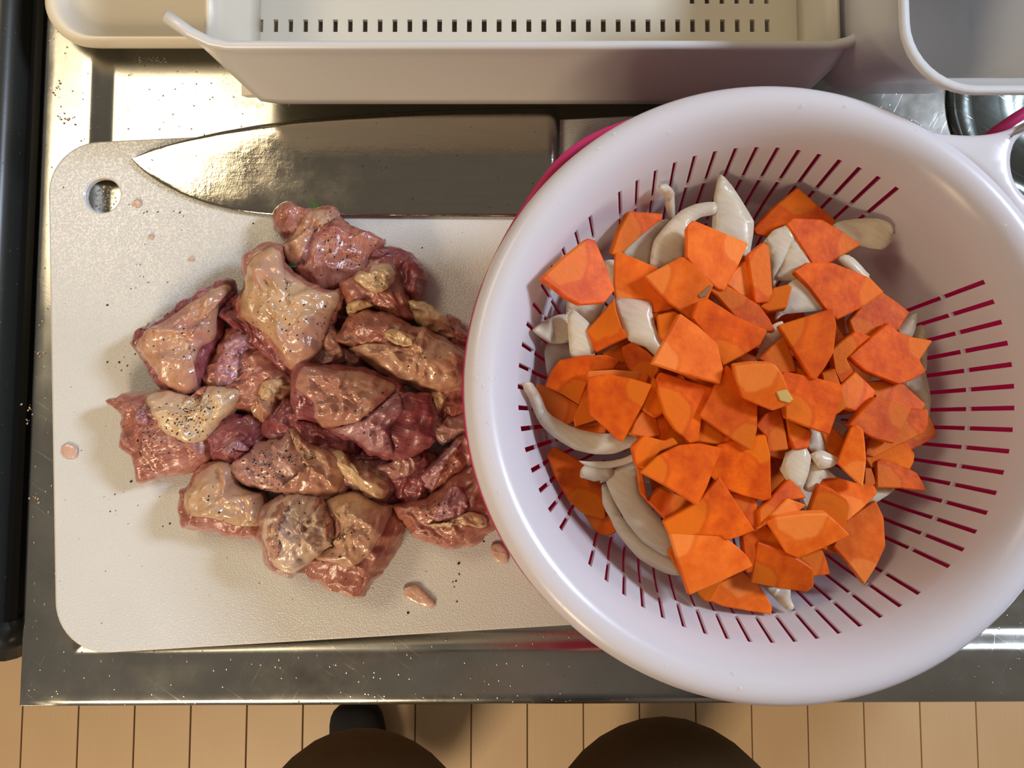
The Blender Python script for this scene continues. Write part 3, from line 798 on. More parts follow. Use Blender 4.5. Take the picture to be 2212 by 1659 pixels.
# ------------------------------------------------------------------ carrot slices
CARROTS = [
 ('A', [(350,1110),(560,910),(780,735),(850,755),(940,960),(1035,1220),(935,1340),(715,1358),(590,1295),(460,1190)], 2, 0, 'large lone carrot slice leaning on the upper left wall of the colander'),
 ('A', [(1200,455),(1350,465),(1515,480),(1500,560),(1300,700),(1110,865),(1035,855),(1100,650)], -.6, 0, 'deep orange carrot slice lying low behind the onions at the upper left'),
 ('A', [(1070,880),(1100,865),(1290,940),(1470,1020),(1700,1380),(1560,1420),(1400,1440),(1085,1455),(1060,1150)], 2.6, 1, 'wide carrot slice with a square lower left corner, on the long white onion strip'),
 ('A', [(1380,1095),(1720,910),(1850,1000),(2020,1180),(1960,1320),(1805,1500),(1600,1340)], 3.6, 1, 'square carrot slice with a brown speck on its right corner'),
 ('B', [(-60,610),(0,550),(240,650),(515,765),(420,980),(290,1210),(230,1195),(0,985),(-60,900)], 4.2, 1, 'carrot slice with a sharply outlined core corner, at the back of the pile'),
 ('B', [(610,620),(830,400),(1040,235),(1200,380),(1375,530),(1375,620),(1000,620),(740,690),(640,670)], 2, 0, 'topmost carrot slice at the back, with a peaked corner'),
 ('B', [(935,575),(1000,525),(1270,535),(1450,640),(1640,770),(1430,890),(1215,1015),(1080,790)], 3.2, 0, 'four-sided carrot slice overlapping the topmost one'),
 ('B', [(1020,1050),(1130,970),(1380,970),(1730,1110),(1860,1245),(1650,1390),(1420,1505),(1300,1390),(1160,1200)], 3.0, 0, 'wide fan-shaped carrot slice at the back right, with a thin dark rim'),
 ('C', [(300,560),(475,425),(620,520),(745,620),(640,790),(480,860),(250,900),(180,700)], 2.6, 0, 'carrot slice right of the fan-shaped one, pointing at the right wall'),
 ('C', [(185,1060),(380,890),(560,740),(650,830),(790,880),(970,910),(850,1090),(910,1200),(780,1280),(650,1320),(350,1200)], 3.8, 0, 'notched arrow-like carrot slice at the right of the pile'),
 ('B', [(560,870),(680,770),(740,800),(760,1020),(775,1250),(740,1330),(610,1340),(540,900)], 3.6, 0, 'narrow upright carrot slice beside the glossy wet onion'),
 ('B', [(380,1060),(510,945),(550,1000),(600,1340),(450,1260),(330,1170)], 2.6, 1, 'pale wedge of carrot left of the narrow upright slice'),
 ('B', [(660,1390),(780,1215),(930,1175),(965,1200),(915,1400),(740,1430)], 2.6, 0, 'small foot-shaped carrot piece below the glossy wet onion'),
 ('B', [(150,1230),(330,1190),(500,1290),(640,1380),(730,1500),(790,1610),(760,1640),(480,1570),(250,1300)], 2.6, 0, 'long carrot slice running down from the speckled square slice'),
 ('E', [(180,130),(230,-20),(330,-50),(600,120),(890,250),(815,385),(640,490),(465,580),(400,400),(250,220)], 3.4, 0, 'big folded-looking carrot slice with a pale stripe, above the centre'),
 ('D', [(1450,570),(1580,330),(1710,100),(1880,220),(2060,385),(2115,620),(2090,760),(1760,670)], 5.0, 1, 'big pale shining carrot slice, brightest of the pile'),
 ('D', [(1480,100),(1640,65),(1720,110),(1560,430),(1500,300)], 2, 0, 'carrot piece half hidden behind the big pale shining slice'),
 ('D', [(785,240),(920,90),(1040,-60),(1060,60),(1110,210),(1175,305),(1020,380),(870,455),(820,340)], 2.8, 0, 'bright five-sided carrot slice between the left onions and the long white strip'),
 ('D', [(930,480),(1170,330),(1230,370),(1130,420),(1200,560),(1080,580),(950,510)], 1, 0, 'mottled carrot corner below the bright five-sided slice'),
 ('D', [(1130,420),(1235,372),(1370,460),(1480,560),(1480,640),(1390,790),(1210,640),(1150,520)], 1.8, 0, 'darker carrot slice left of the big pale shining slice'),
 ('D', [(375,800),(430,660),(510,555),(720,510),(950,505),(1085,555),(1020,640),(830,660),(760,800),(700,970),(540,870)], 2.8, 0, 'smooth bright carrot slice curving along the left side'),
 ('D', [(265,860),(300,785),(500,880),(690,990),(645,1140),(510,1215),(350,1030)], 1.6, 1, 'wedge of carrot cradled by the long thin onion arc'),
 ('D', [(795,660),(1050,645),(1340,670),(1375,700),(1350,790),(1000,760),(800,740)], 3.2, 1, 'thin carrot slice showing its pale edge, left of the centre'),
 ('D', [(690,1020),(740,850),(800,690),(870,900),(870,1120),(660,1190),(645,1110)], 2.4, 0, 'upright narrow carrot slice left of the large five-sided one'),
 ('D', [(800,860),(805,730),(960,700),(1200,740),(1400,800),(1320,980),(1240,1130),(1130,1330),(1080,1320),(960,1200),(820,1080)], 4.2, 0, 'large flat five-sided carrot slice on the left of the pile, pointing down'),
 ('D', [(640,1210),(900,1150),(965,1180),(955,1275),(800,1270),(700,1250)], 1.2, 0, 'shaded carrot corner resting inside the thin onion arc'),
 ('D', [(1485,740),(1520,680),(1780,760),(2035,835),(1970,950),(1920,1060),(1870,1330),(1790,1350),(1660,1220),(1560,1070),(1500,880)], 3.2, 0, 'curved-back carrot slice below the big pale shining slice'),
 ('D', [(1400,850),(1430,720),(1480,760),(1530,1060),(1450,1110),(1330,1030)], 2.2, 0, 'slim carrot piece behind the curved-back slice'),
 ('D', [(1215,1265),(1260,1150),(1340,1035),(1460,1120),(1500,1290),(1340,1315)], 2.4, 0, 'streaky carrot piece right of the pointing five-sided slice'),
 ('D', [(1460,1080),(1535,1060),(1650,1220),(1780,1355),(1560,1375),(1490,1290)], 1.6, 0, 'dark carrot wedge under the curved-back slice'),
 ('E', [(250,1090),(380,850),(515,615),(600,690),(670,880),(805,950),(795,1230),(735,1415),(500,1270)], 3.6, 0, 'kite-shaped carrot slice with feathery core, in the middle of the pile'),
 ('E', [(600,620),(780,595),(980,600),(1050,690),(1105,830),(1165,940),(1130,975),(960,1035),(820,980),(680,920),(630,760)], 5.6, 1, 'top end piece of carrot with a yellow stalk scar, in the middle of the pile'),
 ('E', [(1060,710),(1100,675),(1380,730),(1640,800),(1620,960),(1570,1120),(1520,1265),(1300,1190),(1110,1110),(1100,900)], 4.4, 0, 'big dark square carrot slice right of the stalk end piece'),
 ('E', [(1460,690),(1585,640),(1640,800),(1705,1000),(1590,1080),(1500,900)], 3.4, 0, 'carrot slice peeking out to the right of the big dark square slice'),
 ('E', [(1040,205),(1280,130),(1500,60),(1560,50),(1588,210),(1560,460),(1480,600),(1390,715),(1340,690),(1190,440)], 4.6, 0, 'large upright fan of carrot right of the gap above the centre'),
 ('E', [(835,530),(950,420),(1080,320),(1150,480),(1190,650),(1050,672),(950,600)], 3.4, 0, 'small square carrot left of the large upright fan'),
 ('E', [(1150,660),(1205,615),(1290,660),(1380,710),(1360,760),(1200,740)], 3.2, 0, 'carrot corner under the foot of the large upright fan'),
 ('E', [(1560,450),(1660,360),(1790,270),(1930,320),(1800,430),(1700,530),(1770,650),(1650,770),(1590,640)], 2.6, 0, 'rounded carrot slice right of the large upright fan'),
 ('E', [(1640,810),(1790,670),(1890,760),(1990,860),(1930,960),(1850,1060),(1700,1010)], 2.8, 0, 'small diamond-shaped carrot slice right of the middle'),
 ('C', [(360,1320),(550,1310),(700,1340),(800,1430),(910,1530),(860,1600),(640,1580),(450,1490)], 2.2, 0, 'carrot slice with a speckled lower edge under the notched one'),
 ('F', [(640,265),(760,130),(890,0),(1060,60),(1225,110),(1150,270),(1060,440),(900,400),(750,330)], 4.2, 0, 'square carrot slice laid over two others at the right'),
 ('F', [(1210,115),(1395,130),(1390,270),(1350,350),(1100,470),(880,580),(795,555),(840,390),(1060,430)], 3.2, 0, 'rounded carrot slice under the square one at the right'),
 ('F', [(1330,170),(1415,185),(1460,280),(1490,375),(1360,450),(1230,515),(1150,440)], 2.2, 0, 'rightmost carrot slice, wedged against the slotted wall'),
 ('F', [(790,590),(980,520),(1170,440),(1262,560),(1250,640),(1210,710),(1020,650),(850,690)], 2.0, 0, 'shaded carrot slice above the long one at the lower right'),
 ('F', [(905,640),(950,615),(1110,650),(1290,750),(1345,840),(1378,920),(1130,890),(910,885)], 2.6, 0, 'long flat carrot slice pointing right at the lower right'),
 ('F', [(775,700),(840,700),(905,850),(770,885)], 1.4, 0, 'small carrot corner between the greenish slice and the long flat one'),
 ('F', [(640,300),(690,280),(755,330),(770,450),(782,620),(750,865),(620,750),(510,640),(570,470)], 4.2, 1, 'tall narrow carrot wedge with a greenish top'),
 ('F', [(345,330),(470,300),(560,400),(600,500),(510,610),(420,530)], 1.8, 0, 'dim carrot corner left of the greenish wedge'),
 ('F', [(0,200),(120,270),(245,335),(210,490),(80,505),(30,380)], 2.6, 0, 'carrot slice above the rounded white onion'),
 ('F', [(300,840),(330,775),(480,790),(680,850),(850,870),(882,945),(750,1080),(600,1205),(420,1080)], 3.0, 1, 'bright carrot slice below the greenish wedge'),
 ('F', [(230,1150),(280,1010),(330,870),(460,920),(590,1020),(617,1090),(590,1220),(560,1310),(400,1190)], 4.0, 0, 'hooked carrot slice in front of the bright one at the lower right'),
 ('H', [(1550,850),(1640,640),(1780,540),(1915,450),(1985,600),(2000,850),(1920,1020),(1820,1178),(1700,1020)], 2.6, 1, 'half-moon carrot slice on its own at the lower right'),
 ('H', [(940,640),(1000,605),(1250,570),(1460,565),(1560,650),(1660,750),(1440,860),(1210,950),(1110,905),(1020,760)], 4.8, 1, 'thick pale-sided carrot slice near the bottom of the pile'),
 ('H', [(790,1180),(820,1000),(850,830),(980,870),(1100,910),(1330,1060),(1335,1210),(1280,1262),(1030,1230)], 4.2, 0, 'five-sided carrot slice below the thick pale-sided one'),
 ('H', [(1230,960),(1430,890),(1470,990),(1500,1105),(1340,1125),(1320,1050)], 2.0, 0, 'triangular carrot bit right of the lower five-sided slice'),
 ('H', [(1420,870),(1560,810),(1570,860),(1550,918)], 1.2, 0, 'tiny shaded carrot corner left of the half-moon slice'),
 ('H', [(705,770),(800,700),(910,655),(1000,760),(1080,900),(850,840),(790,1080),(740,1080)], 3.4, 0, 'L-shaped carrot edge left of the lower five-sided slice'),
 ('H', [(55,745),(250,735),(490,750),(650,870),(730,950),(772,1030),(500,1160),(220,1282),(130,1000)], 5.0, 1, 'pale broad carrot slice with a blotchy core at the bottom left of the pile'),
 ('H', [(15,910),(70,860),(130,1000),(190,1190),(120,1100)], 3.6, 0, 'sliver of carrot sticking out left of the blotchy slice'),
 ('H', [(280,1270),(400,1200),(520,1150),(460,1260),(405,1360),(350,1350)], 3.6, 0, 'small carrot corner under the blotchy slice'),
 ('H', [(410,1350),(500,1200),(700,1090),(830,1200),(900,1300),(955,1400),(950,1470),(750,1440),(530,1400)], 1.6, 1, 'lowest carrot slice of the pile, with a thick cut front edge'),
 ('H', [(0,620),(150,540),(300,450),(390,340),(480,230),(630,460),(785,700),(660,750),(540,785),(490,745),(50,735)], 4.0, 0, 'triangular carrot slice with a wavy core line, above the blotchy one'),
 ('H', [(570,360),(700,380),(820,420),(850,560),(845,700),(780,700)], 3.0, 0, 'rounded carrot slice behind the wavy-core triangle'),
 ('H', [(865,510),(1000,370),(1130,235),(1210,310),(1275,410),(1110,430),(870,670)], 3.2, 0, 'peaked carrot slice below the rounded white onion'),
 ('H', [(850,690),(980,550),(1110,420),(1200,450),(1275,480),(1200,540),(1090,600),(940,640)], 3.8, 1, 'narrow carrot slice with torn edges below the peaked one'),
 ('H', [(410,190),(480,-60),(700,-130),(900,-150),(940,20),(948,400),(880,418),(700,370),(540,310)], 3.2, 0, 'large carrot slice with a long straight right edge, left of the rounded onion'),
 ('G', [(1245,270),(1400,120),(1600,20),(1800,0),(2015,50),(1950,180),(1870,400),(1780,585),(1520,420)], 5.0, 0, 'big brown-orange carrot slice pointing down at the left of the lower half'),
 ('G', [(1170,150),(1240,100),(1350,230),(1240,290),(1290,560),(1210,470)], 3.2, 0, 'carrot slice standing on edge at the lower left of the pile'),
 ('D', [(1235,1405),(1350,1300),(1540,1355),(1620,1320),(1675,1380),(1500,1450),(1370,1620),(1270,1590)], 3.6, 0, 'crooked carrot slice above the big pointing one'),
 ('G', [(1300,565),(1420,440),(1740,580),(1480,750)], 2.8, 0, 'carrot slice tucked under the tip of the big pointing one'),
 ('G', [(305,120),(370,45),(600,170),(830,380),(845,550),(852,722),(640,672),(500,540),(380,330)], .8, 0, 'long curved carrot slice low against the left wall'),
 ('G', [(640,672),(852,724),(900,690),(995,850),(900,905),(790,885)], -.2, 0, 'carrot slice poking out beneath the long curved one at the left wall'),
 ('E', [(800,1200),(900,1080),(1040,1020),(1080,1220),(1112,1420),(925,1445),(900,1300)], 2.6, 0, 'mottled carrot slice just below the stalk end piece'),
 ('E', [(1050,1120),(1110,1110),(1150,1270),(1185,1410),(1110,1430)], 1.8, 0, 'thin carrot edge beside the mottled slice'),
 ('E', [(210,1350),(270,1140),(400,1200),(570,1350),(400,1375)], 2.6, 0, 'shaded carrot slice under the kite-shaped one'),
]
from mathutils import noise as _n
carrot_objs = []
for i, (z_, pts, lay, pale, lab) in enumerate(CARROTS):
    p_ = px(z_, pts); c = cen(p_); random.seed(i + 3)
    p_ = [(c[0] + (q[0] - c[0]) * 1.07, c[1] + (q[1] - c[1]) * 1.07) for q in p_]
    gx, gy = random.uniform(-.13, .13), random.uniform(-.13, .13)
    if i in TILTS: gx, gy = TILTS[i]
    w_, n = fit_plane(p_, dome(*c) + lay * LH, gx, gy)
    bi = sharpest(p_)
    o = slab('carrot_slice', w_, n, .0038 if i != 31 else .007, M['carrot_pale' if pale else 'carrot'], .00045, w_[bi])
    tag(o, lab, 'carrot', 'carrot slices in the colander'); carrot_objs.append(o)
    if i == 31:
        ps = px('E', [(1000,860),(1100,835),(1168,938),(1130,975),(1040,950)])
        wv, n2 = on_plane(ps, c, dome(*c) + lay * LH + .0005, gx, gy)
        s_ = slab('stalk_scar', wv, n2, .0012, simple('stalk_scar_yellow', (.62, .42, .13), .5), .0003)
        set_parent(s_, o)
    if i == 3:
        ps = px('A', [(1880,1280),(2000,1175),(2015,1190),(1960,1290),(1900,1310)])
        wv, n2 = on_plane(ps, c, dome(*c) + lay * LH + .0004, gx, gy)
        s_ = slab('brown_speck', wv, n2, .0008, simple('carrot_blemish', (.30, .15, .06), .7), .0002)
        set_parent(s_, o)
# slices of the lower layers, seen only through the gaps
random.seed(5)
def fan(cx, cy, h, rot, rad, gx, gy):
    n = Vector((-gx, -gy, 1)).normalized(); pts = [Vector((0, 0, 0))]
    sw_ = R(random.uniform(62, 88)); k = 6
    for j in range(k + 1):
        a = rot + sw_ * j / k; v = Vector((math.cos(a) * rad, math.sin(a) * rad, 0)); pts.append(v)
    out = [Vector((cx + v.x, cy + v.y, CT + h + gx * v.x + gy * v.y)) for v in pts]
    return out, n
cnt = 0
for lvl, (hh, rr, nn) in enumerate([(.0245, .050, 16), (.034, .060, 20), (.044, .066, 24), (.0535, .066, 26), (.0615, .052, 22)]):
    for k in range(nn):
        q = math.sqrt((k + .5) / nn) * (rr - .010); a = k * 2.39996 + lvl
        cx, cy = RC.x + q * math.cos(a), RC.y + q * math.sin(a)
        rot = a + math.pi + random.uniform(-.8, .8)
        rad = random.uniform(.014, .019)
        pts, n = fan(cx, cy, hh + (k % 4) * .0028 - .0, rot, rad, random.uniform(-.05, .05), random.uniform(-.05, .05))
        if max(Vector((v.x - RC.x, v.y - RC.y)).length - wall_r(v.z - .004) + .002 for v in pts) > 0: continue
        if k % 5 == 2 and lvl < 4:
            o = slab('onion_slice', [p for p in pts[1:]] + [pts[0].lerp(pts[-1], .35)], n, .0026, M['onion'], .0009, pts[1])
            tag(o, 'onion slice buried in the lower layers of the colander, glimpsed through gaps', 'onion', 'buried onion slices')
        else:
            o = slab('carrot_slice', pts, n, .0036, M['carrot'], .00045, pts[0])
            tag(o, 'carrot slice buried in the lower layers of the colander, glimpsed through gaps', 'carrot', 'buried carrot slices')
        cnt += 1

# ------------------------------------------------------------------ chicken pieces on the board
BZ = BT + .0002
def catmull(pl, n, soft=.75):
    out = []; k = len(pl)
    for i in range(k):
        p0, p1, p2, p3 = (Vector(pl[(i+d) % k]) for d in (-1, 0, 1, 2))
        m_ = max(1, int(round(n * (p2-p1).length)))
        for j in range(m_):
            t = j / m_
            cr = .5 * ((2*p1) + (p2-p0)*t + (2*p0-5*p1+4*p2-p3)*t*t + (3*p1-p0-3*p2+p3)*t**3)
            out.append(cr.lerp(p1.lerp(p2, t), 1 - soft))
    return out
def resample(pl, n):
    pl = list(pl) + [pl[0]]; L = [0]
    for a, b in zip(pl, pl[1:]): L.append(L[-1] + (b - a).length)
    out, i = [], 0
    for k in range(n):
        t = L[-1] * k / n
        while L[i+1] < t: i += 1
        f = (t - L[i]) / max(1e-9, L[i+1] - L[i]); out.append(pl[i].lerp(pl[i+1], f))
    return out
def fbm(v, s, o=4):
    a, f, r = 1, s, 0
    for _ in range(o): r += a * noise.noise(v * f); a *= .5; f *= 2.05
    return r
NTH, NR = 110, 30
def lump(name, pl, z0, h, m, parent=None, seed=0, fold=.85, gx=0, gy=0, edge=.45, center=None, rug=1.0):
    """a soft cut of meat lying at z0 above the worktop, h thick, following the outline"""
    ze = z0 + h * edge
    c2 = Vector(center) if center else Vector(cen(pl))
    ol = resample(catmull(pl, .12), NTH)
    ol = [c2 + (p - c2) * 1.10 for p in ol]; h = h * (1.18 if z0 > .004 else 1.05)
    b = [H(p.x, p.y, ze) for p in ol]; c = H(c2.x, c2.y, ze)
    sv = Vector((seed * 3.7, seed * 1.3, seed))
    rows = []
    mean = sum((p - c).length for p in b) / NTH
    for ir in range(NR + 1):                       # top, centre to edge
        s = ir / NR
        ss = math.sin(s * math.pi / 2) ** .85 if s > 0 else 0
        hz = (h * (1 - edge)) * max(0, 1 - ss ** 3.2) ** .62
        rows.append((ss, hz))
    for ir in range(1, 8):                        # underside
        s = 1 - ir / 7; rows.append((s * .98 + .0 if ir < 7 else 0.0, -h * edge * (1 - max(0, s) ** 5) ** .5))
    V, Fc = [], []
    for (s, hz) in rows:
        for k in range(NTH):
            p = c + (b[k] - c) * s + Vector((0, 0, hz))
            if hz >= -1e-6:
                q = Vector((p.x, p.y, 0)) + sv
                e = min(1, (1 - s) * 3.2 + .25)
                f1 = fbm(q, 42, 3)
                rdg = 1 - abs(noise.noise(Vector((q.x * 75 + 2 * f1, q.y * 75, seed))))
                rdg2 = 1 - abs(noise.noise(Vector((q.x * 150, q.y * 150 + 2 * f1, seed + 5))))
                dz = (.0030 * f1 + .0034 * (rdg ** 3 - .6) + .0012 * (rdg2 ** 2 - .6)) * fold + .0007 * rug * fbm(q, 260, 2)
                p.z += dz * e * min(1, h / .010)
                p.x += .0013 * fbm(q, 170, 3) * (s > .6); p.y += .0013 * fbm(q + Vector((9, 0, 0)), 170, 3) * (s > .6)
            p.z += gx * (p.x - c.x) + gy * (p.y - c.y)
            if p.z < CT + BZ: p.z = CT + BZ
            V.append(p)
    nr = len(rows)
    for j in range(nr - 1):
        for k in range(NTH): Fc.append((j*NTH+k, j*NTH+(k+1) % NTH, (j+1)*NTH+(k+1) % NTH, (j+1)*NTH+k))
    base = Vector((c.x, c.y, CT + max(z0, BZ)))
    o = mesh_obj(name, V, Fc, m, None, True, base)
    bm = bmesh.new(); bm.from_mesh(o.data); bmesh.ops.remove_doubles(bm, verts=bm.verts, dist=1e-6); bmesh.ops.recalc_face_normals(bm, faces=bm.faces); bm.to_mesh(o.data); bm.free()
    for p in o.data.polygons: p.use_smooth = True
    if parent: set_parent(o, parent)
    return o, V, Fc
def drape(name, pl, V0, F0, m, parent, off=.0008, thick=.0016, seed=0, wr=1.0):
    """a sheet of skin or fat laid on the flesh mesh V0/F0, matching an outline"""
    bvh = BVHTree.FromPolygons([tuple(v) for v in V0], F0)
    n_t, n_r = 90, 20
    c2 = Vector(cen(pl)); ol = resample(catmull(pl, .12), n_t)
    ol = [c2 + (p - c2) * (1.05 + .06 * fbm(Vector((p.x * .03, p.y * .03, seed)), 1, 3)) for p in ol]
    ts = {}
    def cast(q):
        d = ray(q.x, q.y).normalized(); h = bvh.ray_cast(CAM, d)
        return (h[0], d) if h[0] is not None else (None, d)
    V, Fc = [], []; lastt = [None] * n_t
    c0, d0 = cast(c2); t0 = (c0 - CAM).length if c0 else .34
    for ir in range(n_r + 1):
        s = ir / n_r
        for k in range(n_t):
            q = c2.lerp(ol[k], s); hit, d = cast(q)
            if hit: t = (hit - CAM).length
            else: t = lastt[k] if lastt[k] else t0
            if lastt[k] and ir > 0: t = max(min(t, lastt[k] + .0022), lastt[k] - .0022) if s > .0 else t
            lastt[k] = t
            p = CAM + d * t
            qq = Vector((p.x, p.y, seed))
            wf = Vector((noise.noise(qq * 60), noise.noise(qq * 60 + Vector((5, 5, 5))), 0)) * .006
            wv = wr * (.0012 * (1 - abs(noise.noise((qq + wf) * 110))) ** 3 + .0008 * (1 - abs(noise.noise((qq + wf) * 260))) ** 3 + .0003 * noise.noise(qq * 500))
            p -= d * (off + thick * (1 - s ** 6) + wv * (1 - s ** 8))
            if s == 1: p += d * thick * .8
            V.append(p)
    for j in range(n_r):
        for k in range(n_t): Fc.append((j*n_t+k, j*n_t+(k+1) % n_t, (j+1)*n_t+(k+1) % n_t, (j+1)*n_t+k))
    base = world_loc(parent)
    me_o = mesh_obj(name, V, Fc, m, None, True)
    bm = bmesh.new(); bm.from_mesh(me_o.data); bmesh.ops.remove_doubles(bm, verts=bm.verts, dist=1e-7); bmesh.ops.recalc_face_normals(bm, faces=bm.faces)
    if sum(f.normal.z for f in bm.faces) < 0: bmesh.ops.reverse_faces(bm, faces=bm.faces)
    bm.to_mesh(me_o.data); bm.free()
    for p in me_o.data.polygons: p.use_smooth = True
    set_parent(me_o, parent); solidify(me_o, .0009, -1)
    return me_o

